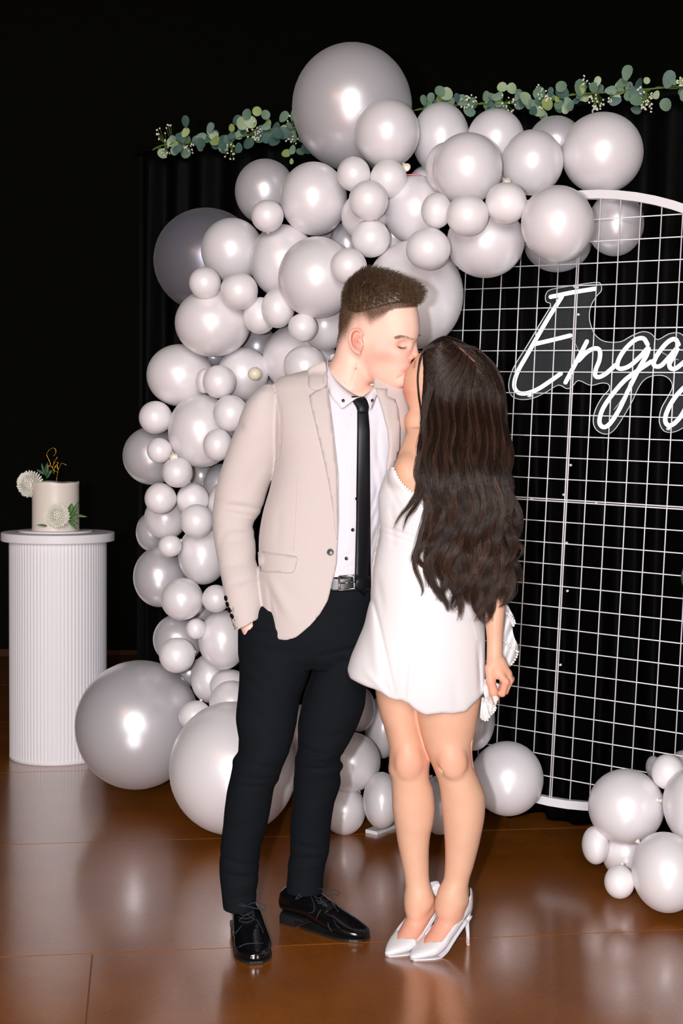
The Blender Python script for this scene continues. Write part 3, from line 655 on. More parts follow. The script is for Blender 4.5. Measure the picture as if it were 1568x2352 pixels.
for (x, y, rd, n) in clus:
    b = MB(); s = MB(); c0 = gpt(x, y)+np.array([0, -.035, 0]); mp = mpp(c0[1]); gb = gpt(x+rng.uniform(-8, 8), np.interp(x, [p[0] for p in spn], [p[1] for p in spn]))
    for i in range(n):
        a = rng.uniform(0, 6.28); q = rd*math.sqrt(rng.random()); p = c0+np.array([math.cos(a)*q*mp, rng.uniform(-.015, .015), math.sin(a)*q*mp])
        for k in range(3): b.ell(p+np.array([rng.uniform(-1, 1), rng.uniform(-1, 1), rng.uniform(-1, 1)])*.0022, (rng.uniform(.002, .0038),)*3, None, 6, 4)
        s.tube([p, (p+gb)/2+np.array([0, 0, rng.uniform(-.006, .006)]), gb], .0006, 4, cap=False)
    o = b.build('flower_cluster', mbud, gar); o2 = s.build('flower_stalks', mfs, gar)
# big glossy leaf hanging over the right edge of the grid
def bigleaf():
    Y = 4.15; c0 = W(1585, 1327, Y); root = empty('leaf_spray', c0, 'dark green glossy leaf entering at the right edge in front of the grid', 'leaf')
    m = MT('dark_waxy_leaf', rough=.3); m.to(m.ramp(m.noise(m.tex(), 30, 3), [(.4, srgb(22, 62, 50)), (.75, srgb(110, 150, 130))]), 'Base Color')
    for (x, y, a, L, w) in ((1590, 1360, -12, 70, 26), (1600, 1330, 60, 70, 24), (1605, 1350, 130, 70, 24)):
        b = MB(); leafmesh(b, W(x, y, Y), (math.sin(R(a)), -.1, math.cos(R(a))), (0, -1, .1), L*mpp(Y), w*mpp(Y), .1, 10); o = b.build('leaf', m.m, root); so = o.modifiers.new('t', 'SOLIDIFY'); so.thickness = .001
    b = MB(); b.tube(spline([W(1598, 1352, Y), W(1640, 1370, Y+.05), W(1700, 1420, 4.3)], 5), .003, 6); b.build('stem', mstem, root)
bigleaf()

# ================= festoon bulbs high up behind the photographer's left =================
mbulb = MT('warm_bulb', (1, .7, .4, 1), .4); mbulb.set('Emission Color', (1, .55, .22, 1)); mbulb.set('Emission Strength', 260)
for i, (x, y, z) in enumerate(((-2.6, 1.2, 3.3), (-2.0, 1.3, 3.2), (-2.4, .3, 3.0), (-1.2, .6, 3.3), (-3.2, -.4, 2.9), (-1.7, -.8, 3.0))):
    b = MB(); b.ell((x, y, z), (.028, .028, .034), None, 12, 8); o = b.build('festoon_bulb', mbulb.m); setp(o, 'warm festoon bulb hanging under the dark ceiling', 'light bulb', 'festoon bulbs behind the photographer')
    b2 = MB(); b2.tube([(x, y, z+.03), (x, y, z+.09)], .014, 8); b2.tube([(x, y, z+.09), (x, y, 4.25)], .003, 5); b2.build('socket', mblk, o)
# ================= tools for figures and clothes =================
from mathutils.bvhtree import BVHTree
from mathutils.geometry import delaunay_2d_cdt
CAMV = Vector((0, 0, CAMH))
def bvh(o):
    me = o.data; v = np.zeros(len(me.vertices)*3); me.vertices.foreach_get('co', v); v = v.reshape(-1, 3)
    M = np.array(o.parent and _world(o) or o.matrix_basis); v = v@M[:3, :3].T+M[:3, 3]
    return BVHTree.FromPolygons([tuple(p) for p in v], [tuple(p.vertices) for p in me.polygons])
def _world(o): return _inv(o.parent).inverted() @ o.matrix_parent_inverse @ o.matrix_basis
def hitp(bv, px, py, off=0, Yd=3.8):
    r = ray(px, py); d = Vector(tuple(r/np.linalg.norm(r))); h = bv.ray_cast(CAMV, d)
    if h[0] is None: return None
    return np.array(h[0])-np.array(d)*off
def polydist(P, x, z):
    """signed distance (negative inside) to a polygon for broadcastable x, z"""
    P = np.asarray(P, float); d = None; ins = None
    for i in range(len(P)):
        a = P[i]; b = P[(i+1) % len(P)]; ex, ez = b-a; wx, wz = x-a[0], z-a[1]
        t = np.clip((wx*ex+wz*ez)/(ex*ex+ez*ez+1e-12), 0, 1); q = (wx-ex*t)**2+(wz-ez*t)**2
        d = q if d is None else np.minimum(d, q)
        c = ((a[1] > z) != (b[1] > z)) & (x < (b[0]-a[0])*(z-a[1])/((b[1]-a[1]) if b[1] != a[1] else 1e-12)+a[0])
        ins = c if ins is None else ins ^ c
    return np.sqrt(d)*np.where(ins, -1, 1)
def pw(L, Y): return [(W(x, y, Y)[0], W(x, y, Y)[2]) for x, y in L]
def smooth2(L, n=4):
    P = [np.array(p, float) for p in L]; return [tuple(p) for p in spline(P+P[:1], n)[:-1]]
def patch(name, L, bv, mat, parent, off=.002, thick=.002, puff=0, edge=6, step=7, Yd=3.8):
    """a piece of cloth cut to an outline and laid on the surface below it"""
    L = [tuple(map(float, p)) for p in L]; B = []
    for i in range(len(L)):
        a, c = np.array(L[i]), np.array(L[(i+1) % len(L)]); k = max(1, int(np.linalg.norm(c-a)/step))
        B += [tuple(a+(c-a)*j/k) for j in range(k)]
    xs = [p[0] for p in B]; ys = [p[1] for p in B]; I = []
    gx, gy = np.meshgrid(np.arange(min(xs)+step/2, max(xs), step), np.arange(min(ys)+step/2, max(ys), step))
    dd = polydist(L, gx, gy); I = [(x, y) for x, y, q in zip(gx.ravel(), gy.ravel(), dd.ravel()) if q < -step*.45]
    pts = B+I; n = len(B)
    r = delaunay_2d_cdt([Vector(p) for p in pts], [(i, (i+1) % n) for i in range(n)], [list(range(n))], 1, 1e-4)
    vv, fc = r[0], r[2]; dist = -polydist(L, np.array([p[0] for p in vv]), np.array([p[1] for p in vv]))
    P = []; Ys = []
    for p, q in zip(vv, dist):
        o = off+puff*(1-math.exp(-max(q, 0)/edge)); h = hitp(bv, p[0], p[1], o)
        P.append(h); Ys.append(None if h is None else h[1])
    known = [(p, y) for p, y in zip(vv, Ys) if y is not None]
    for i, h in enumerate(P):
        if h is None:
            if known: y = min(known, key=lambda k: (k[0]-vv[i]).length)[1]
            else: y = Yd
            P[i] = W(vv[i][0], vv[i][1], y)
    me = mesh(P, [f for f in fc], name); bm = bmesh.new(); bm.from_mesh(me); bmesh.ops.recalc_face_normals(bm, faces=bm.faces)
    if sum((f.normal.y*f.calc_area() for f in bm.faces)) > 0: bmesh.ops.reverse_faces(bm, faces=bm.faces)
    bm.to_mesh(me); bm.free()
    o = link(name, me, mat, parent); s = o.modifiers.new('t', 'SOLIDIFY'); s.thickness = thick; s.offset = -1; return o
def line(name, L, bv, r, mat, parent, off=0, n=4, sm=4):
    P = [hitp(bv, x, y, off) for x, y in (smooth_open(L, sm))]; P = [p for p in P if p is not None]
    b = MB(); b.tube(P, r, n); return b.build(name, mat, parent)
def smooth_open(L, n=4): return [tuple(p) for p in spline(L, n)] if len(L) > 2 else [tuple(np.array(L[0])+(np.array(L[1])-np.array(L[0]))*i/8) for i in range(9)]
def button(name, px, py, bv, rpx, mat, parent, off=.001, sy=1.0, sx=1.0):
    p = hitp(bv, px, py, off); h = hitp(bv, px+3, py, off); v = hitp(bv, px, py+3, off)
    if p is None: return None
    nrm = np.array((0, -1, .05)) if h is None or v is None else np.cross(h-p, v-p); nrm = nrm*(-1 if nrm[1] > 0 else 1); B = frame(nrm); r = rpx*mpp(p[1])
    b = MB(); b.lathe([(r*.9, -.001), (r, .0006), (r, .0018), (r*.9, .0025), (r*.68, .0016), (r*.6, .0014)], p, 18, B@np.diag([sx, sy, 1])); o = b.build(name, mat, parent)
    return o
class Field2(Field):
    def poly(s, L, Y, k=0, mode='i', ylim=None, lo=None, hi=None):
        """intersect ('i') or cut ('s') with a prism running along Y whose outline is traced at depth Y"""
        q = list(s.sl(s.lo, s.lo+s.n*s.h))
        X, _, Z = s.pts(tuple(q)); 
        ys = s.ax[1]
        D2 = polydist(pw(L, Y), X[:, 0, :], Z[0, :, :].reshape(1, -1))
        sel = np.ones(len(ys), bool) if ylim is None else (ys >= ylim[0]) & (ys <= ylim[1])
        d = D2[:, None, :] if mode == 'i' else -D2[:, None, :]
        a = s.d[:, sel, :]; d = d.astype(np.float32); r = np.maximum(a, d)
        if k > 0: r = r+np.maximum(k-np.abs(a-d), 0)**2/(4*k)
        s.d[:, sel, :] = r
    def aloft(s, o, dr, L, k=.005, mode='u', zfloor=None, n=2.2):
        """sections along a level direction: (t, side, zc, half width, half height)"""
        dr = np.array([dr[0], dr[1], 0.]); dr /= np.linalg.norm(dr); lat = np.array([-dr[1], dr[0], 0]); A = np.array(L, float)
        m = max(A[:, 3].max(), A[:, 4].max())+k+.01; E = [np.array(o)+dr*t for t in (A[0, 0], A[-1, 0])]
        lo = np.minimum(*E)-m; hi = np.maximum(*E)+m; lo[2] = o[2]+(A[:, 2]-A[:, 4]).min()-.01; hi[2] = o[2]+(A[:, 2]+A[:, 4]).max()+.01
        q = s.sl(lo, hi); X, Y, Z = s.pts(q); t = (X-o[0])*dr[0]+(Y-o[1])*dr[1]; sd = (X-o[0])*lat[0]+(Y-o[1])*lat[1]
        tc = np.clip(t, A[0, 0], A[-1, 0]); c = [pchip(A[:, 0], A[:, i], tc.ravel()).reshape(tc.shape) for i in range(1, 5)]
        over = np.maximum(A[0, 0]-t, t-A[-1, 0]); x = np.abs(sd-c[0])/c[2]; z = np.abs(Z-o[2]-c[1])/c[3]
        d = ((x**n+z**n)**(1/n)-1)*np.minimum(c[2], c[3]); d = np.where(over > 0, np.sqrt(np.maximum(d, 0)**2+over**2), d)
        if zfloor is not None: d = np.maximum(d, zfloor-(Z-o[2]))
        s.put(q, d, k, mode)
def fbox(xs, ys, Yr, h, cls=Field2):
    a = [W(x, y, Y) for x in xs for y in ys for Y in Yr]; return cls(np.min(a, 0), np.max(a, 0), h)
def strands(name, P, rad, mat, parent, taper=.15):
    """P (n,m,3) centre lines -> slim three-sided tubes in one mesh"""
    P = np.asarray(P, float); n, m, _ = P.shape; T = np.gradient(P, axis=1); T /= np.linalg.norm(T, axis=2, keepdims=True)+1e-9
    h = np.array([.3, -.9, .3]); A = np.cross(T, h); A /= np.linalg.norm(A, axis=2, keepdims=True)+1e-9; B = np.cross(T, A)
    r = np.asarray(rad).reshape(-1, 1, 1)*(1-(1-taper)*np.linspace(0, 1, m)**2.2)[None, :, None]
    V = np.stack([P+(A*math.cos(a)+B*math.sin(a))*r for a in (0, 2.094, 4.189)], 2)
    i = np.arange(n)[:, None, None]*m*3+np.arange(m-1)[None, :, None]*3; k = np.arange(3)[None, None, :]; k2 = (k+1) % 3
    Q = np.stack([i+k, i+k2, i+3+k2, i+3+k], -1).reshape(-1, 4)
    return link(name, fastmesh(V.reshape(-1, 3), Q), mat, parent)
def vn(o):
    me = o.data; v = np.zeros(len(me.vertices)*3); me.vertices.foreach_get('co', v); n = np.zeros(len(me.vertices)*3); me.vertices.foreach_get('normal', n)
    M = np.array(_world(o)) if o.parent else np.eye(4); return v.reshape(-1, 3)@M[:3, :3].T+M[:3, 3], n.reshape(-1, 3)
def topx(p):    # world -> pixel
    v = np.asarray(p)-[0, 0, CAMH]; z = v@AF; return 784+FPX*(v@AR)/z, 1176-FPX*(v@AU)/z
def joinmeshes(L, name):
    bm = bmesh.new()
    for me in L: bm.from_mesh(me)
    me = bpy.data.meshes.new(name); bm.to_mesh(me); bm.free(); return me
def vcol(o, col, name='tone'):
    a = o.data.color_attributes.new(name, 'FLOAT_COLOR', 'POINT'); a.data.foreach_set('color', np.asarray(col, np.float32).ravel())
def skinmat(name, c1, c2, hair):
    m = MT(name, c1, .52, Subsurface_Weight=.12, Subsurface_Radius=(.012, .005, .003), Specular_IOR_Level=.35)
    n = m.noise(m.tex(), 22, 3, .5); base = m.ramp(n, [(.35, c1), (.7, c2)])
    at = m.node('ShaderNodeVertexColor', layer_name='tone'); sp = m.node('ShaderNodeSeparateColor'); m.l.new(at.outputs[0], sp.inputs[0])
    x = m.node('ShaderNodeMixRGB'); m.l.new(sp.outputs[1], x.inputs[0]); m.l.new(base, x.inputs[1]); x.inputs[2].default_value = srgb(222, 122, 104)
    y = m.node('ShaderNodeMixRGB'); m.l.new(sp.outputs[0], y.inputs[0]); m.l.new(x.outputs[0], y.inputs[1]); y.inputs[2].default_value = hair
    m.to(y.outputs[0], 'Base Color'); m.bump(m.noise(m.tex(), 900, 2), .12, .0004); return m.m
def hairmat(name, c1, c2, rough=.38):
    m = MT(name, c1, rough, Specular_IOR_Level=.6); m.to(m.ramp(m.noise(m.tex('Object', (1, 1, .15)), 160, 2), [(.35, c1), (.7, c2)]), 'Base Color'); return m.m
def sm(a, b, x): t = np.clip((x-a)/(b-a), 0, 1); return t*t*(3-2*t)
# ================= the man =================
YM = 3.92
man = empty('person', (W(690, 2150, 3.9)[0], 3.9, 0), 'person in beige blazer and black trousers, one hand in pocket, leaning in to kiss', 'person')
msk = skinmat('fair_skin', srgb(230, 190, 172), srgb(234, 197, 181), srgb(92, 68, 52))
F = fbox((735, 985), (620, 960), (3.78, 4.03), .0019)
YH = 3.90; k_ = -.30
hr = [(643, 842, 882, .028), (652, 815, 915, .05), (672, 797, 940, .065), (700, 786, 953, .074), (730, 780, 960, .0775), (757, 779, 962, .077), (775, 780, 960, .075), (790, 783, 952, .072), (812, 798, 948, .0695), (835, 818, 942, .066), (855, 834, 934, .061), (872, 850, 929, .053), (886, 868, 925, .041), (896, 888, 916, .02)]
F.vloft(rows([(y, a, b, YH, t, k_) for y, a, b, t in hr]), k=.004, n=2.25)
F.cap(W(815, 800, 3.915), W(788, 945, 3.93), .049, .064, .02)
F.cap(W(790, 870, 3.935), W(745, 925, 3.95), .05, .05, .03)
F.cap(W(870, 800, 3.845), W(912, 812, 3.842), .012, .012, .025)                       # cheekbone
for Y0, Y1, Y2 in ((3.851, 3.846, 3.868), (3.955, 3.95, 3.90)):
    if Y0 < 3.9: continue
    F.cap(W(828, 815, Y0+.006), W(843, 850, Y1+.004), .011, .011, .03); F.cap(W(843, 850, Y1+.004), W(906, 880, Y2+.004), .011, .011, .03)
F.cap(W(913, 879, 3.875), W(918, 876, 3.868), .015, .014, .014)                       # chin
F.chain([W(908, 779, 3.834), W(928, 773, 3.836), W(950, 773, 3.852), W(957, 770, 3.885)], [.006, .0075, .007, .006], .009)   # brow ridge
F.ell(W(932, 792, 3.822), (.020, .011, .010), None, .012, 's'); F.ell(W(924, 794, 3.8455), (.0135, .013, .0095), None, .004)
F.cap(W(948, 785, 3.868), W(953, 812, 3.862), .007, .0095, .010); F.ell(W(951, 815, 3.858), (.0105, .010, .009), None, .006)
F.ell(W(942, 821, 3.851), (.0085, .008, .0078), None, .005); F.ell(W(941, 828, 3.848), (.003, .004, .002), None, .002, 's')
F.cap(W(934, 838, 3.862), W(929, 846, 3.864), .007, .006, .007); F.cap(W(930, 847, 3.858), W(921, 852, 3.85), .0052, .0025, .003); F.cap(W(928, 859, 3.859), W(921, 856, 3.851), .0058, .0025, .003)
F.cap(W(930, 853.5, 3.846), W(917, 855.5, 3.838), .0016, .0013, .0015, 's')
F.cap(W(925, 866, 3.848), W(916, 868, 3.845), .003, .003, .006, 's')
EY = 3.826                                                                            # ear
F.ell(W(820, 783, EY+.012), (.016, .012, .031), np.array(Matrix.Rotation(R(-10), 3, 'Y')), .006)
F.chain(spline([W(832, 768, EY+.006), W(822, 757, EY-.002), W(809, 760, EY-.008), W(803, 775, EY-.010), W(806, 793, EY-.008), W(815, 806, EY-.003), W(825, 811, EY+.001)], 3), [.004]*4+[.0042]*10+[.0048]*5, .003)
F.ell(W(818, 782, EY-.006), (.0085, .0075, .0155), np.array(Matrix.Rotation(R(-8), 3, 'Y')), .003, 's'); F.ell(W(822, 791, EY-.001), (.007, .010, .008), None, .003, 's')
F.chain([W(824, 772, EY-.001), W(817, 782, EY-.0015), W(818, 794, EY-.001), W(825, 800, EY)], [.003, .0028, .003, .003], .0025)
F.ell(W(831, 790, EY+.004), (.004, .004, .006), None, .003)
F.disp(lambda X, Y, Z: .0009*np.exp(-(((X-W(822, 0, 3.84)[0]-.35*(Z-W(0, 850, 3.84)[2]))/.004)**2))*((Z < W(0, 815, 3.84)[2]) & (Z > W(0, 905, 3.84)[2])))
hm = F.mesh('head')
F = fbox((480, 1150), (880, 1480), (3.72, 4.2), .007)                                  # torso and arms under the clothes
F.vloft(rows([(885, 700, 860, 3.93, .05), (905, 640, 915, 3.93, .07), (1000, 640, 920, 3.93, .095), (1200, 620, 870, 3.93, .085), (1400, 620, 850, 3.93, .09), (1470, 640, 840, 3.94, .08)]), .02)
F.chain([W(630, 925, 3.93), W(536, 1180, 3.97), W(556, 1400, 3.885), W(574, 1440, 3.875), W(590, 1475, 3.88)], [.04, .028, .024, .024, .03], .02)
F.chain([W(915, 930, 3.97), W(985, 1120, 4.12), W(1080, 1180, 4.1), W(1110, 1185, 4.06)], [.042, .034, .025, .02], .02)
body = link('body', joinmeshes([hm, F.mesh('torso')], 'body'), msk, man)
v, nn = vn(body); px, py = topx(v.T[[0, 1, 2]].T) if False else (784+FPX*((v-[0, 0, CAMH])@AR)/((v-[0, 0, CAMH])@AF), 1176-FPX*((v-[0, 0, CAMH])@AU)/((v-[0, 0, CAMH])@AF))
hl = np.interp(px, [760, 776, 795, 805, 815, 835, 850, 870, 884, 893, 905, 935, 975], [812, 806, 785, 762, 748, 742, 752, 738, 726, 714, 706, 704, 700])
wd_ = np.interp(px, [776, 800, 830, 884, 900], [60, 50, 46, 18, 6]); hf = sm(0, 1, (hl+6-py)/wd_)*.97
hf = np.where((nn[:, 0] > .78) & (py > 712), 0, hf)
hf = np.where((np.hypot((px-818)/22, (py-783)/33) < 1) & (v[:, 1] < 3.835), 0, hf)
bl = .38*np.exp(-(((px-880)/38)**2+((py-822)/22)**2))+.6*np.exp(-(((px-814)/16)**2+((py-778)/34)**2))*(v[:, 1] < 3.85)+.4*np.exp(-(((px-928)/7)**2+((py-853)/5)**2))+.4*np.exp(-(((px-952)/14)**2+((py-818)/12)**2))+.3*np.exp(-(((px-905)/30)**2+((py-790)/14)**2))+.05
bl += .9*np.exp(-(((px-817)/3)**2+((py-847)/3)**2))+.5*np.exp(-(((px-792)/2)**2+((py-879)/2)**2))+.5*np.exp(-(((px-841)/2)**2+((py-831)/2)**2))
vcol(body, np.stack([hf, np.clip(bl, 0, 1), 0*hf, 0*hf+1], 1))
mhr = hairmat('brown_hair', srgb(58, 42, 30), srgb(98, 76, 56))
F = fbox((770, 1000), (600, 730), (3.78, 4.02), .0025)
F.vloft(rows([(y, a, b, YH, t, k_) for y, a, b, t in [(628, 832, 854, .02), (637, 818, 888, .045), (648, 803, 915, .062), (662, 795, 942, .072), (680, 789, 958, .077), (698, 787, 955, .0775), (706, 790, 925, .0745), (714, 794, 885, .068), (722, 802, 855, .056)]]), k=.003, n=2.3)
ht = F.mesh('hair_top'); hair = link('hair', ht, mhr, man)
hv, hn = vn(hair); vpx, vpy = topx(hv); rs = np.random.RandomState(3)
def near(yr): return rs.choice(np.flatnonzero(yr), 1)
okk = np.flatnonzero((vpy < np.interp(vpx, [780, 820, 860, 890, 920, 960], [722, 712, 706, 704, 700, 702])) & (hn[:, 2] > -.35)); ii = rs.choice(okk, 9500)
P0_, N0 = hv[ii], hn[ii]; x_, y_ = vpx[ii], vpy[ii]
top = sm(705, 655, y_); fwd = sm(800, 900, x_)
Lr = (.008+.020*top*(.45+.55*sm(790, 850, x_))+.006*fwd)*rs.uniform(.7, 1.15, len(ii))
cl = np.sin(x_*.55+y_*.2+rs.normal(0, .5, len(ii)))
D = N0*(.55+.35*(1-fwd))[:, None]+np.stack([.35+.75*fwd, -.1+.0*fwd, .42-.42*fwd+.15*cl], 1)*(.5+.6*top)[:, None]+rs.normal(0, .16, (len(ii), 3))
D[:, 2] -= (1-top)*.35; D /= np.linalg.norm(D, axis=1)[:, None]
t = np.linspace(0, 1, 6)[None, :, None]; Dn = np.array([.5, -.05, -.35])
Ph = P0_[:, None]-N0[:, None]*.0015+D[:, None]*Lr[:, None, None]*t+Dn*(Lr*.22*top)[:, None, None]*t*t
st = strands('hair_strands', Ph, rs.uniform(.00035, .0006, len(ii)), mhr, hair); st['kind'] = 'stuff'
mbrow = hairmat('eyebrow_hair', srgb(96, 66, 48), srgb(128, 92, 70)); b0, bn = vn(body); sel = np.flatnonzero((hf > .12) & (py > 640)); ii = rs.choice(sel, 9000, p=hf[sel]/hf[sel].sum())
L_ = (.0012+.0045*hf[ii]**1.5)*rs.uniform(.7, 1.2, len(ii)); D = bn[ii]*.7+np.array([.25, 0, -.55])+rs.normal(0, .2, (len(ii), 3)); D /= np.linalg.norm(D, axis=1)[:, None]
t = np.linspace(0, 1, 3)[None, :, None]; s2 = strands('faded_sides', b0[ii][:, None]+D[:, None]*L_[:, None, None]*t, np.full(len(ii), .0003), mhr, hair); s2['kind'] = 'stuff'; s2['label'] = 'short clipped hair fading towards the ear'
bvb = bvh(body)
def hairpatch(name, pts, L, ang, parent, n, rad=.0003, jit=2, mat=None, off=.0002, cu=0, out=.35):
    P = []
    for i in range(n):
        u = rs.uniform(0, len(pts)-1.001); k = int(u); q = np.array(pts[k])*(1-u+k)+np.array(pts[k+1])*(u-k); q = q+rs.normal(0, 1, 2)*jit
        h = hitp(bvb if name != 'eyelashes_f' else bvf, q[0], q[1], off)
        if h is None: continue
        a = R(ang(u/(len(pts)-1))+rs.normal(0, 8)); d = np.array([math.cos(a), -out, math.sin(a)]); tt = np.linspace(0, 1, 4)[:, None]; P.append(h+d*L*tt*rs.uniform(.6, 1.1)+np.array([0, 0, cu])*L*tt**2)
    return strands(name, P, np.full(len(P), rad), mat or mhr, parent)
hairpatch('eyebrow', [(911, 777.5), (922, 773), (934, 774), (945, 779), (950, 779)], .008, lambda u: 165-10*u if u < .3 else 175, man, 420, .00036, 1.5, mat=mbrow, out=.1)
hairpatch('eyebrow', [(961, 772), (965, 770)], .006, lambda u: 20, man, 60, .00028, 1.2, out=.3)
hairpatch('eyelashes', [(913, 794), (919, 797), (926, 798), (932, 796)], .0075, lambda u: -75+40*u, man, 60, .00026, .4, out=.7)

# --- shirt, tie
mshirt = MT('white_shirt_cotton', srgb(210, 208, 216), .75); mshirt.bump(mshirt.noise(mshirt.tex('Object', (6, 6, 2.5)), 3, 3), .25, .006)
tor = [(852, 700, 880, 3.93, .045), (870, 640, 925, 3.93, .072), (895, 622, 942, 3.93, .092), (940, 624, 945, 3.925, .112), (1000, 628, 938, 3.92, .123), (1060, 632, 925, 3.92, .124), (1120, 620, 912, 3.92, .121), (1180, 603, 896, 3.92, .117), (1240, 594, 884, 3.92, .116), (1300, 594, 878, 3.92, .119), (1350, 592, 874, 3.92, .124), (1410, 598, 872, 3.92, .130), (1485, 604, 872, 3.92, .134)]
def shr(L, d, db): return [(y, a+d, b-d, Y, t-db) for y, a, b, Y, t in L]
F = fbox((590, 960), (840, 1400), (3.76, 4.08), .004)
F.vloft(rows(shr([r for r in tor if 860 < r[0] < 1380], 14, .014)), k=.004, n=2.3)
F.poly([(560,1327),(560,880),(735,838),(757,850),(775,880),(800,900),(828,912),(846,906),(872,886),(1000,880),(1000,1327)],3.86,ylim=(3,3.93))
F.cap(W(806, 800, 3.925), W(785, 925, 3.93), .0475, .062, .003, 's'); F.cap(W(806, 700, 3.9), W(806, 850, 3.92), .11, .05, .0, 's')
F.disp(folds([(800, 1000, 770, 1080, 8, 1.5), (860, 980, 880, 1100, 7, 2), (855, 1060, 872, 1160, 6, 2.5), (852, 1180, 868, 1120, 5, 3), (853, 1220, 866, 1170, 5, 3), (856, 1260, 866, 1215, 5, 3), (780, 1290, 812, 1270, 6, 2), (780, 1310, 812, 1300, 6, 2), (800, 960, 810, 1010, 6, 1.5), (765, 960, 800, 1005, 9, 1.5), (870, 960, 866, 1080, 5, 2)], 3.81))
shirt = link('shirt', F.mesh('shirt'), mshirt.m, man); bvs = bvh(shirt)
mcol = MT('white_shirt_collar', srgb(226, 224, 231), .7).m
def collar(name, top, bot, Yt, Yb_, th=.0022):
    A = spline([W(x, y, Y) for (x, y), Y in zip(top, Yt)], 8); B = spline([W(x, y, Y) for (x, y), Y in zip(bot, Yb_)], 8); V = []; F_ = []
    for a, c in zip(A, B):
        for i in range(5):
            t = i/4; V.append(a*(1-t)+c*t+np.array([0, -.007, .0])*math.sin(math.pi*t))
    for i in range(len(A)-1):
        for j in range(4): F_.append((i*5+j, i*5+j+1, (i+1)*5+j+1, (i+1)*5+j))
    o = link(name, mesh(V, F_), mcol, shirt); s = o.modifiers.new('t', 'SOLIDIFY'); s.thickness = th; return o
collar('collar', [(771, 812), (756, 818), (752, 838), (768, 868), (793, 892), (818, 908), (829, 911)], [(764, 826), (748, 836), (747, 864), (757, 905), (776, 928), (787, 936), (808, 914)], [3.99, 3.965, 3.915, 3.868, 3.846, 3.838, 3.836], [3.99, 3.96, 3.905, 3.84, 3.815, 3.806, 3.812])
collar('collar', [(834, 910), (844, 902), (856, 892), (868, 882)], [(846, 915), (851, 938), (858, 928), (872, 893)], [3.836, 3.838, 3.85, 3.88], [3.812, 3.806, 3.825, 3.87])
mbtn = MT('black_button', srgb(14, 14, 16), .38, Coat_Weight=.15).m
mcl = shirt
for x, y in ((809.5, 1217), (795, 1283), (819, 1145)): button('button', x, y, bvs, 4.2, mbtn, shirt, .0015)
for x, y, Y in ((788, 920, 3.803), (855, 920, 3.81)):
    p = W(x, y, Y); b = MB(); b.lathe([(.0035, -.001), (.0042, .0005), (.0042, .0016), (.0028, .002)], p, 14, frame((-.25, -1, .2))); b.build('button', mbtn, shirt)
line('placket', [(806, 950), (800, 1100), (797, 1240), (782, 1320)], bvs, .0007, mcol, shirt)
mtie = MT('black_satin', srgb(10, 12, 17), .45, Specular_IOR_Level=.28); mtie.bump(mtie.noise(mtie.tex('Object', (1, 1, 1)), 700, 1), .15, .0004)

# --- jacket
mj = MT('beige_wool', srgb(196, 185, 181), .82, Sheen_Weight=.2); vx = mj.tex('Object', (1, 1, 1))
wv = mj.node('ShaderNodeTexWave', wave_type='BANDS', bands_direction='DIAGONAL'); wv.inputs['Scale'].default_value = 260; wv.inputs['Distortion'].default_value = .6; mj.l.new(vx, wv.inputs['Vector'])
nn_ = mj.noise(vx, 900, 2); ad = mj.node('ShaderNodeMath', operation='ADD'); mj.l.new(wv.outputs[1], ad.inputs[0]); mj.l.new(nn_, ad.inputs[1]); mj.bump(ad.outputs[0], .35, .0008)
mj.to(mj.ramp(ad.outputs[0], [(.3, srgb(184, 173, 169)), (1, srgb(201, 190, 187))]), 'Base Color')
F = fbox((475, 1010), (815, 1500), (3.74, 4.2), .0042)
F.vloft(rows(tor), k=.0, n=2.35)
G_ = F.d.copy()
# lining cavity, then the front opening and hem
F.vloft(rows([(862, 715, 865, 3.93, .03)]+[(y+(10 if y < 1000 else 0), a, b_, Y_, t_) for y, a, b_, Y_, t_ in shr(tor, 9, .011)[1:-1]]+[(1520, 613, 863, 3.92, .122)]), .003, 's', n=2.35)
A_ = [(736, 800), (746, 825), (756, 911), (766, 987), (777, 1090), (778, 1193), (773, 1296), (763, 1338), (753, 1379), (735, 1410), (711, 1438), (680, 1464), (655, 1472), (640, 1471), (626, 1462), (611, 1442), (603, 1415), (590, 1405), (560, 1400), (560, 800)]
B_ = [(859, 887), (873, 925), (890, 987), (894, 1028), (887, 1083), (875, 1117), (876, 1176), (868, 1228), (858, 1279), (853, 1310), (851, 1400), (852, 1480), (1005, 1480), (1005, 800), (862, 800)]
X, _, Z = F.pts(F.sl(F.lo, F.lo+F.n*F.h)); X2, Z2 = X[:, 0, :], Z[0, :, :].reshape(1, -1)
Dk = np.minimum(polydist(pw(A_, 3.8), X2, Z2), polydist(pw(B_, 3.8), X2, Z2)); fs = F.ax[1] < 3.925
F.d[:, fs, :] = np.maximum(F.d[:, fs, :], Dk[:, None, :].astype(np.float32))
hem = W(700, 1468, 4.0)[2]; q = F.sl((-9, 3.925, -9), (9, 9, 9)); X, Y, Z = F.pts(q); F.d[q] = np.maximum(F.d[q], (hem-Z).astype(np.float32))
F.cap(W(806, 780, 3.9), W(800, 872, 3.925), .058, .066, .003, 's')
slv = [(884, 604, 640, 3.93, .035), (905, 580, 645, 3.93, .058), (930, 563, 650, 3.93, .066), (973, 546, 652, 3.93, .069), (1035, 522, 646, 3.94, .067), (1080, 507, 632, 3.95, .065), (1124, 495, 615, 3.96, .063), (1176, 488, 599, 3.965, .060), (1205, 488, 583, 3.96, .056), (1238, 491, 586, 3.945, .055), (1296, 501, 590, 3.92, .053), (1345, 511, 601, 3.895, .050), (1382, 517, 603, 3.885, .047), (1417, 528, 602, 3.878, .045), (1460, 541, 606, 3.872, .044)]
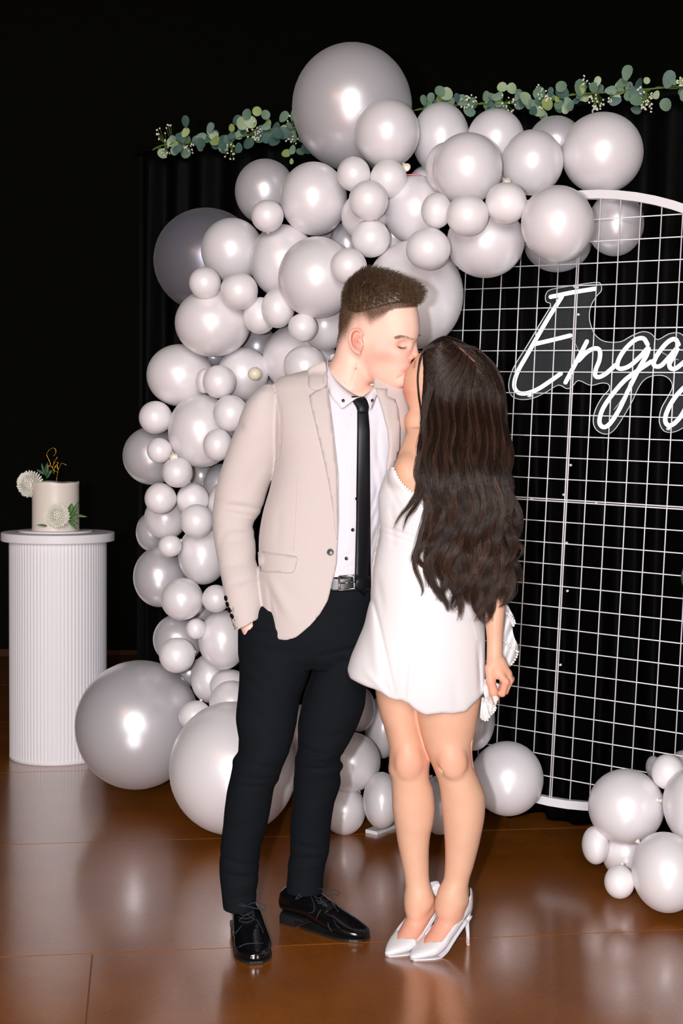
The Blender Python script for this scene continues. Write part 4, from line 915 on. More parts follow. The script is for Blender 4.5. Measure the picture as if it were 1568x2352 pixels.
S = fbox((475, 700), (865, 1500), (3.74, 4.1), .0042); S.lo = F.lo.copy(); S.n = F.n.copy(); S.ax = F.ax; S.d = np.full(F.n, 1., np.float32)
S.vloft(rows(slv), k=0, n=2.1)
S.vloft(rows([(1392, 522, 597, 3.882, .040), (1480, 548, 602, 3.872, .038)]), .003, 's')
S.disp(folds([(520, 1160, 595, 1172, 7, 5), (512, 1178, 585, 1188, 6, 5), (505, 1196, 580, 1200, 6, 4), (530, 1215, 586, 1215, 7, 4), (520, 1245, 585, 1236, 8, 3), (505, 1150, 560, 1152, 8, -3), (515, 1300, 590, 1285, 9, 3), (530, 1340, 600, 1322, 8, 4), (575, 1350, 604, 1340, 6, 4), (560, 1365, 604, 1362, 7, 3), (545, 975, 560, 985, 8, 4), (600, 1060, 560, 1130, 14, 2.5), (525, 1200, 500, 1260, 8, 2)], 3.88))
cut = [(400, 1300), (500, 1300), (541, 1449), (602, 1417), (640, 1390), (640, 860), (500, 850), (400, 850)]
D2 = polydist(pw([(400, 800), (760, 800), (760, 1405), (602, 1417), (541, 1449), (400, 1500)], 3.85), X2, Z2); S.d = np.maximum(S.d, D2[:, None, :].astype(np.float32))
S.chain([W(925, 920, 3.96), W(972, 1090, 4.10), W(985, 1125, 4.12)], [.055, .047, .045], .02); S.chain([W(985, 1125, 4.12), W(1075, 1178, 4.10)], [.045, .036], .004)
F.disp(folds([(608, 1335, 640, 1405, 8, 3), (612, 1330, 672, 1420, 16, -5), (640, 1340, 700, 1400, 14, 2), (615, 1360, 628, 1455, 5, 2.5), (640, 1180, 636, 1260, 9, 1.2), (905, 920, 900, 1000, 8, 2)], 3.8))
a, e = F.d, S.d; kk = .005; F.d = np.minimum(a, e)-np.maximum(kk-np.abs(a-e), 0)**2/(4*kk)
F.disp(folds([(620, 878, 640, 930, 2.2, 2.2), (640, 930, 645, 986, 2.2, 2.2), (645, 986, 637, 1055, 2.2, 2.2)], 3.8), None, None) if True else None
jacket = link('jacket', F.mesh('jacket'), mj.m, man); bvj = bvh(jacket)
mseam = MT('beige_seam', srgb(176, 162, 156), .9).m
patch('collar', smooth2([(737, 832), (708, 846), (707, 866), (708, 888), (724, 897), (750, 884), (751, 860), (747, 832)], 2), bvj, mj.m, jacket, .004, .004, .002, 5)
patch('lapel', [(750, 884), (723, 899), (709, 909), (713, 930), (724, 975), (735, 1021), (746, 1070), (755, 1115), (764, 1170), (770, 1225), (773.5, 1240), (775.5, 1193), (774, 1090), (763.5, 987), (754.5, 915)], bvj, mj.m, jacket, .0035, .0035, .002, 5)
patch('lapel', [(862, 890), (889, 893), (889, 909), (908, 918), (915, 940), (920, 985), (919, 1030), (905, 1080), (893, 1100), (888, 1085), (895, 1028), (891, 987), (874, 925)], bvj, mj.m, jacket, .0035, .0035, .002, 5)
patch('pocket_flap', smooth2([(592, 1268), (636, 1273), (681, 1279), (682, 1290), (678, 1308), (669, 1317), (632, 1315), (598, 1312)], 2), bvj, mj.m, jacket, .003, .0028, .0015, 4)
line('seam', [(681, 1278), (636, 1271), (591, 1266)], bvj, .0008, mseam, jacket, .001)
line('seam', [(682, 1100), (679, 1180), (674, 1265)], bvj, .0006, mseam, jacket); line('seam', [(614, 1140), (612, 1200), (600, 1262)], bvj, .0006, mseam, jacket)
line('seam', [(618, 879), (633, 905), (642, 935), (645, 986), (640, 1030), (634, 1062)], bvj, .0009, mseam, jacket)
button('button', 758, 1268, bvj, 8, mbtn, jacket, .002)
for x, y in ((518, 1374), (521.5, 1388), (526, 1401), (532, 1415)): button('button', x+1, y, bvj, 6.6, mbtn, jacket, .0015)

# --- trousers, belt
mt = MT('black_trouser_cloth', srgb(15, 19, 24), .85, Specular_IOR_Level=.12); mt.bump(mt.noise(mt.tex('Object', (1, 1, .6)), 14, 3), .4, .006)
F = fbox((480, 900), (1310, 2110), (3.72, 4.12), .0045)
F.vloft(rows([(1330, 690, 868, 3.925, .098), (1365, 630, 868, 3.925, .108), (1400, 566, 866, 3.93, .116), (1440, 550, 862, 3.93, .118), (1500, 549, 856, 3.93, .105), (1530, 570, 848, 3.93, .08)]), k=.0, n=2.2)
LL = [(1440, 549, 712, 3.925, .105), (1500, 549, 722, 3.92, .098), (1550, 549, 711, 3.91, .092), (1605, 545, 690, 3.90, .085), (1650, 541, 683, 3.89, .08), (1690, 546, 675, 3.88, .075), (1725, 545, 665, 3.87, .071), (1744, 535, 657, 3.868, .071), (1765, 532, 648, 3.868, .070), (1790, 527, 641, 3.87, .067), (1806, 523, 631, 3.872, .066), (1850, 516, 623, 3.878, .064), (1900, 511, 613, 3.885, .06), (1950, 505, 599, 3.888, .056), (2000, 503, 595, 3.888, .053), (2040, 507, 591, 3.885, .052), (2087, 512, 587, 3.882, .052)]
RL = [(1440, 700, 862, 3.935, .105), (1500, 720, 856, 3.94, .098), (1550, 711, 848, 3.94, .092), (1580, 701, 842, 3.94, .088), (1620, 692, 838, 3.94, .084), (1650, 685, 828, 3.94, .08), (1700, 683, 805, 3.94, .073), (1724, 682, 791, 3.94, .07), (1745, 676, 782, 3.945, .07), (1758, 676, 789, 3.95, .07), (1775, 675, 781, 3.955, .068), (1792, 673, 783, 3.96, .067), (1850, 670, 767, 3.97, .063), (1900, 665, 760, 3.98, .058), (1950, 665, 757, 3.985, .054), (1985, 661, 748, 3.99, .052), (2015, 659, 743, 3.99, .051), (2048, 655, 743, 3.99, .051)]
F.vloft(rows(LL), k=.012); F.vloft(rows(RL), k=.006)
F.disp(folds([(548, 1738, 640, 1760, 6, 5), (535, 1750, 600, 1752, 5, -4), (545, 1775, 640, 1785, 6, 4), (550, 1800, 625, 1798, 6, 4), (545, 1730, 610, 1722, 7, 3), (690, 1725, 785, 1752, 6, 5), (690, 1748, 780, 1742, 5, -4), (690, 1770, 780, 1775, 6, 4), (565, 1560, 650, 1610, 10, 4), (580, 1630, 650, 1680, 10, 4), (560, 1500, 640, 1590, 12, 3), (690, 1500, 560, 1480, 9, 3), (725, 1505, 705, 1600, 6, 4), (730, 1505, 850, 1480, 6, 4), (760, 1512, 840, 1530, 7, 4), (505, 1970, 590, 1990, 7, 4), (510, 2005, 590, 2015, 6, 5), (510, 2035, 590, 2030, 6, -3), (520, 2060, 590, 2055, 6, 4), (665, 1960, 750, 1975, 7, 4), (663, 1995, 745, 1990, 6, 4), (660, 2020, 740, 2012, 6, -3), (700, 1700, 800, 1690, 9, 3), (548, 1700, 640, 1690, 8, 3), (520, 1900, 600, 1880, 10, 2), (775, 1360, 778, 1450, 2, 1.5), (778, 1450, 750, 1495, 2, 1.5), (690, 1860, 760, 1840, 9, 2)], 3.85))
tr = link('trousers', F.mesh('trousers'), mt.m, man); bvt = bvh(tr)
line('fly_seam', [(775, 1362), (778, 1400), (776, 1450), (764, 1485), (735, 1502)], bvt, .0007, mt.m, tr)
line('pocket_seam', [(601, 1420), (582, 1438), (566, 1458)], bvt, .0012, mt.m, tr, .001)
F = fbox((640, 890), (1300, 1375), (3.78, 4.08), .004)
mbelt = MT('black_leather', srgb(12, 12, 13), .36, Coat_Weight=.1)
F.vloft(rows([(1317, 690, 872, 3.925, .112), (1348, 680, 874, 3.925, .114)]), 0, n=2.2); F.vloft(rows([(1310, 700, 862, 3.925, .103), (1370, 690, 864, 3.925, .105)]), 0, 's', n=2.2)
belt = link('belt', F.mesh('belt'), mbelt.m, man); bvbe = bvh(belt)
mbk = MT('gunmetal', (.35, .35, .37, 1), .18, Metallic=1.0).m; b = MB()
fr = [(778, 1324), (812, 1321), (814, 1352), (779, 1356)]
yb = hitp(bvbe, 796, 1338, .004)[1]; P = [W(x, y, yb) for x, y in fr]
b.tube([P[0], P[1], P[2], P[3], P[0]], .0025, 8); b.tube([(P[0]+P[3])/2+[0, -.001, 0], (P[1]+P[2])/2+[0, -.002, 0]], .002, 6); b.build('buckle', mbk, belt)
o = patch('belt_keeper', [(776, 1325), (781, 1325), (782, 1355), (777, 1355)], bvbe, MT('brown_leather', srgb(96, 52, 40), .5).m, belt, .002, .002); o['label'] = 'brown leather strip beside the buckle'

def bvhs(L):
    V = []; P = []
    for o in L:
        v, _ = vn(o); k = len(V); V += [tuple(p) for p in v]; P += [tuple(a+k for a in p.vertices) for p in o.data.polygons]
    return BVHTree.FromPolygons(V, P)
bvall = bvhs([shirt, belt, tr])
tie = patch('tie', [(820, 940), (845, 940), (849, 987), (850, 1124), (851, 1262), (851, 1346), (836, 1370), (814, 1348), (815, 1325), (818, 1193), (818, 1124), (820, 987)], bvall, mtie.m, man, .007, .003, .002, 4)
mtd = mtie.m; o = patch('knot', [(806, 910), (815, 909), (829, 911), (846, 908), (848, 918), (846, 945), (838, 949), (822, 948), (817, 934), (805, 915)], bvs, mtd, tie, .012, .012, .008, 8, 4)
# --- shoes
msh = MT('black_shoe_leather', srgb(9, 10, 12), .2, Coat_Weight=.7, Coat_Roughness=.12); msh.bump(msh.noise(msh.tex(), 35, 2), .25, .003)
msole = MT('black_rubber_sole', srgb(24, 25, 28), .45).m; mlace = MT('dark_laces', srgb(34, 40, 50), .7).m
def mansole(o, d, L, z0, z1, t0, t1, nm, parent, mat):
    d = np.array([d[0], d[1], 0.]); d /= np.linalg.norm(d); lat = np.array([-d[1], d[0], 0]); ts = np.linspace(t0, t1, 22); A = np.array(L); hw = pchip(A[:, 0], A[:, 3], ts)+.002; sc = pchip(A[:, 0], A[:, 1], ts)
    if t0 < .01: hw[0] *= .55; hw[1] *= .86
    Lf = [o+d*t+lat*(s+h) for t, h, s in zip(ts, hw, sc)]; Rt = [o+d*t+lat*(s-h) for t, h, s in zip(ts, hw, sc)][::-1]; ring = Lf+Rt; n = len(ring); b = MB()
    b.add([p+[0, 0, z0] for p in ring]+[p+[0, 0, z1] for p in ring], [tuple(range(n)), tuple(range(2*n-1, n-1, -1))]+[(k, n+k, n+(k+1) % n, (k+1) % n) for k in range(n)]); return b.build(nm, mat, parent, False)
def manshoe(heel, toe, lab, laces, bow):
    heel = np.array([*heel, 0.]); toe = np.array([*toe, 0.]); d = toe-heel; Ln = np.linalg.norm(d); d /= Ln; lat = np.array([-d[1], d[0], 0]); root = empty('dress_shoe', heel, None, None); root.parent = man; root.matrix_parent_inverse = _inv(man)
    s = Ln/.29; L = [(0.0, 0, .060, .029, .034), (.02, 0, .064, .037, .042), (.06, 0, .066, .039, .044), (.10, 0, .062, .040, .042), (.14, 0, .050, .043, .036), (.18, .001, .037, .047, .028), (.215, .001, .030, .049, .021), (.25, .0, .024, .043, .0155), (.275, 0, .021, .030, .012), (.288, 0, .0185, .016, .009)]
    L = [(t*s, a, z, w, h) for t, a, z, w, h in L]
    F = Field2(np.minimum(heel, toe)-[.07, .07, 0.0], np.maximum(heel, toe)+[.07, .07, .13], .0024); F.aloft(heel, d, L, .004, zfloor=.008)
    F.cap(heel+d*.055+[0, 0, .128], heel+d*.07+[0, 0, .104], .036, .022, .004, 's')
    for t in (.17, .182, .196, .208): F.cap(heel+d*t*s+lat*.03+[0, 0, .075-.14*(t-.17)], heel+d*(t*s+.004)-lat*.028+[0, 0, .070-.14*(t-.17)], .0085, .0085, .006, 's')
    X, Y, Z = F.pts(F.sl(F.lo, F.lo+F.n*F.h)); t = (X-heel[0])*d[0]+(Y-heel[1])*d[1]; lift = .022*sm(.11*s, .07*s, t)+.008
    F.d = np.maximum(F.d, (lift-Z).astype(np.float32))
    up = link('upper', F.mesh('upper'), msh.m, root); mansole(heel, d, L, .0022, .0085, .085*s, .289*s, 'sole', root, msole); mansole(heel, d, L, .0215, .030, .004, .10*s, 'welt', root, msole); mansole(heel, d, [(a, b_, c, w*.95, h) for a, b_, c, w, h in L], .0, .022, .0, .066*s, 'heel', root, msole)
    bv = bvh(up)
    for l in laces: line('lace', l, bv, .0013, mlace, up, .0012, 5)
    for Lb in bow:
        P = spline([W(x, y, Y) for x, y, Y in Lb], 6); b = MB(); b.tube(P, .0013, 6); b.build('lace', mlace, up)
    return root
tq = G(588, 2216)[:2]
s1 = manshoe(tuple(tq+np.array([-.19, .982])*.285), tuple(tq), '', [[(541, 2088), (556, 2094), (580, 2086)], [(543, 2097), (562, 2102), (584, 2095)], [(545, 2106), (566, 2110), (585, 2103)], [(548, 2116), (568, 2118), (586, 2111)], [(556, 2090), (572, 2104), (584, 2112)], [(584, 2090), (566, 2100), (548, 2114)], [(536, 2090), (536, 2120), (533, 2135)], [(588, 2110), (600, 2130), (604, 2142)], [(534, 2150), (545, 2138), (556, 2125)], [(540, 2180), (565, 2168), (605, 2166)]], [[(562, 2083, 3.81), (580, 2074, 3.80), (598, 2075, 3.80), (610, 2082, 3.80), (606, 2089, 3.795), (590, 2087, 3.795), (568, 2082, 3.80)], [(562, 2083, 3.81), (548, 2078, 3.81), (556, 2076, 3.80), (568, 2083, 3.80)]])
s2_ = manshoe((-.152, 4.062), (.080, 3.886), '', [[(716, 2048), (728, 2056), (748, 2046)], [(720, 2057), (732, 2063), (752, 2052)], [(724, 2067), (738, 2070), (757, 2058)], [(728, 2074), (742, 2074), (758, 2064)], [(712, 2054), (722, 2080), (718, 2096), (708, 2095)], [(758, 2066), (768, 2082), (776, 2094)], [(726, 2112), (730, 2100), (738, 2088)], [(752, 2118), (756, 2132), (764, 2140)], [(766, 2112), (772, 2125), (780, 2132)]], [[(735, 2041, 3.96), (750, 2042, 3.95), (770, 2045, 3.945), (780, 2051, 3.945), (772, 2056, 3.94), (755, 2053, 3.94), (738, 2044, 3.95)], [(735, 2041, 3.96), (712, 2047, 3.945), (690, 2060, 3.94), (679, 2065, 3.94), (686, 2056, 3.94), (706, 2046, 3.945)], [(748, 2044, 3.945), (758, 2055, 3.94), (765, 2063, 3.94)]])
for r_, lab in ((s1, 'black lace-up shoe pointing at the camera'), (s2_, 'black lace-up shoe turned to the right')): r_['label'] = lab
# ================= the woman =================
wom = empty('person', (W(1000, 2170, 3.82)[0], 3.82, 0), 'person with long wavy dark hair in short white strapless dress and white heels, kissing', 'person')
wsk = skinmat('tan_skin', srgb(217, 170, 142), srgb(220, 175, 148), srgb(60, 40, 30))
YW = 3.80
F = fbox((855, 1215), (770, 2215), (3.58, 3.98), .0029)
F.vloft(rows([(796, 992, 1066, 3.85, .04), (806, 972, 1082, 3.85, .054), (815, 960, 1092, 3.85, .062), (825, 952, 1100, 3.85, .068), (838, 942, 1108, 3.85, .072), (850, 933, 1112, 3.85, .074), (872, 927, 1114, 3.85, .074), (895, 925, 1110, 3.85, .070), (912, 929, 1095, 3.85, .06), (925, 937, 1072, 3.85, .05), (935, 951, 1050, 3.85, .038), (943, 972, 1030, 3.85, .02)]), .004, n=2.1)
F.cap(W(1030, 900, 3.85), W(1020, 1000, 3.84), .048, .05, .02)
F.cap(W(1015, 965, 3.84), W(962, 968, 3.845), .048, .038, .04); F.cap(W(1015, 985, 3.84), W(1095, 1005, 3.85), .045, .040, .03)
F.vloft(rows([(985, 940, 1085, 3.82, .045), (1010, 928, 1105, 3.815, .062), (1040, 916, 1108, 3.81, .075), (1070, 908, 1108, 3.805, .082), (1110, 900, 1102, 3.80, .084), (1160, 892, 1092, 3.80, .08), (1230, 892, 1082, 3.80, .075), (1320, 875, 1090, 3.80, .09), (1420, 858, 1105, 3.80, .105), (1540, 850, 1108, 3.81, .108), (1580, 856, 1106, 3.81, .1)]), .02)
F.ell(W(938, 1086, 3.768), (.040, .046, .050), None, .016); F.ell(W(985, 1096, 3.758), (.044, .052, .054), None, .008)
F.cap(W(950, 1056, 3.722), W(937, 1098, 3.715), .003, .004, .008, 's')
# legs
FL = rows([(1560, 858, 972, 3.845, .078), (1600, 863, 968, 3.845, .074), (1642, 872, 965, 3.845, .069), (1683, 885, 968, 3.845, .063), (1713, 892, 976, 3.842, .059), (1749, 892.5, 988, 3.84, .055), (1768, 891, 986, 3.84, .053), (1790, 897.5, 987, 3.842, .051), (1810, 898.5, 994, 3.845, .051), (1853, 900, 999, 3.852, .053), (1886, 904.5, 996, 3.856, .052), (1921, 910, 988, 3.858, .046), (1987, 922.5, 985, 3.858, .036), (2017, 928, 986, 3.858, .032), (2046, 930.5, 989, 3.858, .032), (2076, 931, 987, 3.856, .033), (2098, 932, 978, 3.848, .031), (2115, 936, 972, 3.842, .022), (2128, 944, 964, 3.838, .008)])
FR = rows([(1560, 950, 1112, 3.81, .088), (1612, 952, 1104, 3.81, .083), (1640, 955, 1099, 3.81, .078), (1674, 963, 1093, 3.81, .072), (1713, 974, 1085.5, 3.808, .065), (1749, 987.5, 1087, 3.806, .06), (1767, 995, 1091, 3.806, .058), (1793, 1005, 1102, 3.808, .056), (1832, 1011.5, 1114.5, 3.815, .058), (1874, 1015.5, 1113, 3.82, .057), (1927, 1020, 1103, 3.824, .05), (1987, 1021, 1088, 3.826, .038), (2020, 1018, 1078, 3.826, .033), (2046, 1011, 1074, 3.826, .033), (2070, 1004, 1074, 3.824, .034), (2092, 1000, 1061, 3.816, .031), (2112, 1008, 1050, 3.81, .022), (2126, 1018, 1038, 3.806, .008)])
F.vloft(FL, .006); F.vloft(FR, .010)
F.ell(W(937, 1752, 3.795), (.030, .018, .036), None, .02); F.ell(W(1040, 1752, 3.752), (.034, .018, .038), None, .02)
F.cap(W(1010, 1768, 3.757), W(1060, 1772, 3.757), .004, .004, .012, 's')
F.cap(W(1079, 1700, 3.78), W(1087, 1762, 3.785), .0035, .0035, .006, 's')
FEET = []
for toe, d in ((G(887, 2197)[:2], np.array([.715, .699, 0])), (G(944, 2205)[:2], np.array([.81, .586, 0]))):
    d = d; o = np.array([*toe, 0.]); FEET.append((o, d))
lat_ = np.array([-.586, .81, 0])
for (o, d), ank, in zip(FEET, (W(962, 2072, 3.855), W(1036, 2066, 3.823))):
    F.chain([o+d*.035+[0, 0, .016], o+d*.065+[0, 0, .026], o+d*.105+[0, 0, .062], o+d*.14+[0, 0, .10]], [.013, .020, .023, .028], .01)
    F.chain([o+d*.07+lat_*.014+[0, 0, .024], o+d*.11+lat_*.012+[0, 0, .06]], [.018, .02], .012); F.chain([o+d*.07-lat_*.016+[0, 0, .022], o+d*.12-lat_*.012+[0, 0, .07]], [.016, .02], .012)
    F.cap(o+d*.14+[0, 0, .10], ank, .028, .031, .03); F.cap(o+d*.172+[0, 0, .112], ank+[0, 0, .02], .021, .026, .02)
    F.cap(ank-lat_*.024+[0, 0, -.0], ank-lat_*.026+[0, 0, -.004], .011, .011, .012); F.cap(ank+lat_*.022, ank+lat_*.024+[0, 0, -.004], .011, .011, .012)
# arm and hand
F.chain([W(1095, 1005, 3.85), W(1116, 1120, 3.80), W(1138, 1262, 3.755)], [.042, .036, .031], .02)
F.vloft(rows([(1230, 1112, 1166, 3.745, .033), (1290, 1112, 1165, 3.735, .032), (1350, 1112, 1163, 3.725, .031), (1400, 1113, 1159.5, 3.715, .029), (1431, 1114, 1157, 3.71, .027), (1475, 1117.5, 1154, 3.705, .0205), (1507, 1117, 1154, 3.70, .0195), (1530, 1116.5, 1160, 3.70, .0195), (1548, 1118, 1165, 3.70, .0195), (1557, 1121, 1160, 3.70, .016)]), .008)
F.chain([W(1150, 1520, 3.70), W(1165, 1548, 3.705), W(1168, 1560, 3.71)], [.013, .0115, .0105], .008)
F.chain([W(1124, 1535, 3.692), W(1127, 1565, 3.688), W(1133, 1590, 3.686), W(1137, 1610, 3.686)], [.0125, .0118, .0112, .0078], .006)             # thumb
F.chain([W(1148, 1550, 3.69), W(1161, 1566, 3.683), W(1153, 1593, 3.690), W(1143, 1594, 3.705)], [.011, .0105, .0088, .0075], .004)                  # index
F.chain([W(1160, 1548, 3.705), W(1170, 1563, 3.70), W(1160, 1588, 3.705), W(1147, 1590, 3.72)], [.0105, .0100, .0085, .0075], .003)
F.chain([W(1164, 1545, 3.72), W(1173, 1560, 3.718), W(1163, 1582, 3.722), W(1150, 1584, 3.735)], [.0098, .0092, .008, .007], .003)
F.chain([W(1160, 1540, 3.735), W(1170, 1554, 3.735), W(1162, 1573, 3.738), W(1150, 1576, 3.745)], [.0088, .0082, .0072, .0065], .003)
F.cap(W(1141, 1572, 3.66), W(1141, 1572, 3.74), .0032, .0032, .003, 's')
# her right arm reaches behind his back
A0, A1, A2 = W(950, 968, 3.86), W(905, 1010, 4.02), W(800, 1110, 4.1)
F2 = Field2(np.minimum.reduce([A0, A1, A2])-.08, np.maximum.reduce([A0, A1, A2])+.08, .005); F2.chain([A0, W(938, 1000, 4.03), W(900, 1120, 4.12), A2], [.03, .034, .03, .022], .01); F2.chain([A2, W(760, 1090, 4.09)], [.02, .012], .01)
wb = link('body', joinmeshes([F.mesh('b'), F2.mesh('a')], 'body'), wsk, wom); bvw = bvh(wb)
v, nn = vn(wb); px, py = topx(v)
bl = .06+.55*np.exp(-(((px-930)/14)**2+((py-905)/22)**2))+.3*sm(1500, 1590, py)*(px > 1112)*(py < 1630)+.16*np.exp(-(((py-1755)/34)**2))*(py > 1640)+.3*sm(2050, 2160, py)-.25*np.exp(-(((py-1900)/110)**2))*(py > 1650)
vcol(wb, np.stack([0*px, np.clip(bl, 0, 1), 0*px, 0*px+1], 1))
mnail = MT('pale_nail_polish', srgb(238, 222, 218), .15, Coat_Weight=.8).m
patch('fingernail', smooth2([(1131, 1600), (1143, 1599), (1144, 1608), (1140, 1617), (1136, 1619), (1132, 1611)], 2), bvw, mnail, wom, .0012, .0012, .0012, 2, 2.5)
mlash = MT('black_lash', srgb(12, 9, 8), .5).m
P = []
for i in range(12):
    t = i/11; q = hitp(bvw, 955-2*t, 830+14*t, 0)
    if q is None: continue
    P.append([q, q+np.array([-.004, -.003, .004*(.5-t)]), q+np.array([-.008, -.004, .012*(.45-t)])])
strands('eyelashes', P, np.full(len(P), .0003), mlash, wom)

# --- dress
mdr = MT('white_crepe', srgb(217, 215, 217), .72, Sheen_Weight=.15); mdr.bump(mdr.noise(mdr.tex(), 12, 2), .1, .004)
F = fbox((780, 1135), (1050, 1650), (3.62, 3.98), .0032)
DR = [(1055, 898, 1112, 3.805, .088), (1103, 880, 1110, 3.80, .097), (1138, 868, 1106, 3.80, .099), (1180, 870, 1100, 3.80, .094), (1232, 873, 1094, 3.80, .087), (1273, 865, 1096, 3.80, .092), (1314, 857, 1100, 3.80, .1), (1367, 852, 1106, 3.80, .11), (1425, 839, 1112, 3.80, .118), (1475, 819, 1117, 3.80, .124), (1519, 801, 1119, 3.80, .129), (1549, 795, 1120, 3.80, .131), (1575, 797, 1122, 3.80, .129), (1640, 830, 1112, 3.80, .115)]
F.vloft(rows(DR), 0, n=2.15)
F.ell(W(934, 1090, 3.745), (.049, .047, .050), None, .012); F.ell(W(986, 1106, 3.726), (.056, .052, .056), None, .01)
F.disp(folds([(858, 1385, 905, 1590, 5, 5), (850, 1400, 870, 1560, 12, -4), (900, 1150, 905, 1260, 8, 2), (880, 1225, 985, 1262, 6, 3), (880, 1212, 970, 1240, 5, 2.5), (885, 1245, 985, 1285, 6, 2), (868, 1330, 880, 1400, 8, 2), (945, 1480, 935, 1622, 5, 4), (920, 1500, 925, 1600, 10, -3), (1100, 1480, 1105, 1600, 6, 4), (880, 1560, 900, 1600, 7, 4), (840, 1540, 880, 1580, 8, -3), (1040, 1560, 1050, 1632, 14, 2), (890, 1110, 930, 1190, 6, 1.5)], 3.72))
KP = [(860, 1112), (872, 1095), (880, 1088), (899, 1064), (905, 1076), (917, 1102), (933, 1120), (956, 1136), (993, 1156), (1040, 1150), (1090, 1110), (1120, 1090), (1140, 1300), (1122, 1500), (1121, 1560), (1124, 1592), (1106, 1604), (1086, 1619), (1070, 1634), (1040, 1637), (1015, 1634), (976, 1638), (962, 1632), (947, 1622), (935, 1611), (921, 1604), (905, 1604), (893, 1600), (875, 1588), (858, 1581), (843, 1578), (826, 1573), (812, 1569), (803, 1567), (797, 1558), (790, 1548), (800, 1515), (845, 1380), (850, 1250)]
F.poly(KP, 3.72, .012)
F.vloft(rows([(1540, 850, 1090, 3.81, .09), (1665, 850, 1090, 3.81, .09)]), .01, 's')
F.vloft([(r[0], r[1], r[2], r[3]+.001, r[4]+.001) for r in rows([(1040, 916, 1108, 3.81, .072), (1070, 912, 1104, 3.805, .078), (1110, 906, 1096, 3.80, .080), (1160, 905, 1080, 3.80, .07)])], .002, 's')
dress = link('dress', F.mesh('dress'), mdr.m, wom); bvd = bvh(dress)
mds = MT('white_seam_thread', srgb(222, 219, 223), .8).m
for L in ([(944, 1280), (946, 1400), (939, 1500), (934, 1560), (937, 1612)], [(1074, 1396), (1090, 1450), (1101, 1520), (1106, 1595)], [(888, 1165), (905, 1200), (950, 1228)]):
    line('seam', L, bvd, .0006, mds, dress)
mprl = MT('pearl_bead', srgb(238, 232, 226), .22, Coat_Weight=.5).m
def pearls(name, pts, r, Y=None, bv=None, parent=None):
    P = spline(pts, 10); out = [np.array(P[0])]; b = MB()
    for p in P:
        if np.linalg.norm(p-out[-1]) > r*1.95: out.append(np.array(p))
    for p in out:
        h = hitp(bv, p[0], p[1], .001) if bv else (W(p[0], p[1], Y) if len(p) == 2 else W(*p))
        if h is not None: b.ell(h, (r*mpp(h[1]),)*3, None, 10, 8)
    o = b.build(name, mprl, parent or dress); o['kind'] = 'stuff'; return o
pearls('pearl_trim', [(900, 1070), (907, 1083), (918, 1104), (934, 1121), (957, 1137), (992, 1156)], 3.2, bv=bvd)
def drape(name, L, Y, amp, ax, fr, parent=None, thick=.0018, ph=0):
    """loose cloth: outline given in view, rippled in depth"""
    n = 40; P = smooth2(L, 3); xs, ys = zip(*P); I = []; st = 4.0
    gx, gy = np.meshgrid(np.arange(min(xs), max(xs), st), np.arange(min(ys), max(ys), st)); dd = polydist(P, gx, gy)
    pts = P+[(x, y) for x, y, q in zip(gx.ravel(), gy.ravel(), dd.ravel()) if q < -st*.5]; m = len(P)
    r = delaunay_2d_cdt([Vector(p) for p in pts], [(i, (i+1) % m) for i in range(m)], [list(range(m))], 1, 1e-4)
    V = [W(p.x, p.y, Y+amp*math.sin((p.x*ax[0]+p.y*ax[1])*fr+ph)) for p in r[0]]
    o = link(name, mesh(V, r[2]), mdr.m, parent or dress); s = o.modifiers.new('t', 'SOLIDIFY'); s.thickness = thick; return o
drape('ruffle', [(1158, 1388), (1166, 1390), (1176, 1410), (1183, 1428), (1181, 1436), (1176, 1440), (1180, 1460), (1188, 1482), (1190, 1494), (1184, 1512), (1175, 1526), (1169, 1531), (1162, 1520), (1150, 1496), (1146, 1450), (1150, 1400)], 3.80, .012, (.9, .3), .22)
drape('ruffle', [(1164, 1408), (1176, 1416), (1182, 1430), (1178, 1439), (1172, 1430)], 3.785, .004, (1, 0), .3)
drape('ruffle', [(1112, 1600), (1124, 1597), (1136, 1612), (1139, 1626), (1134, 1634), (1126, 1642), (1121, 1628)], 3.74, .006, (1, .3), .4)
drape('ruffle', [(1106, 1602), (1118, 1606), (1126, 1640), (1124, 1650), (1114, 1655), (1104, 1652), (1102, 1640)], 3.755, .008, (1, .1), .45)
drape('ruffle', [(1112, 1560), (1122, 1562), (1146, 1572), (1140, 1590), (1134, 1606), (1118, 1606), (1110, 1590)], 3.735, .006, (.6, .6), .25)
pearls('pearl_trim', [(1163, 1409), (1171, 1415), (1178, 1422), (1182, 1431), (1178, 1438)], 2.9, Y=3.778); pearls('pearl_trim', [(1156, 1471), (1166, 1480), (1178, 1489), (1188, 1497)], 2.9, Y=3.782)
pearls('pearl_trim', [(1189, 1497), (1186, 1508), (1179, 1520), (1171, 1529)], 2.9, Y=3.785); pearls('pearl_trim', [(1109, 1607), (1120, 1611), (1130, 1617), (1138, 1626), (1134, 1635), (1128, 1641)], 2.7, Y=3.732)
pearls('pearl_trim', [(1106, 1641), (1109, 1652), (1116, 1655), (1123, 1652)], 2.7, Y=3.742)

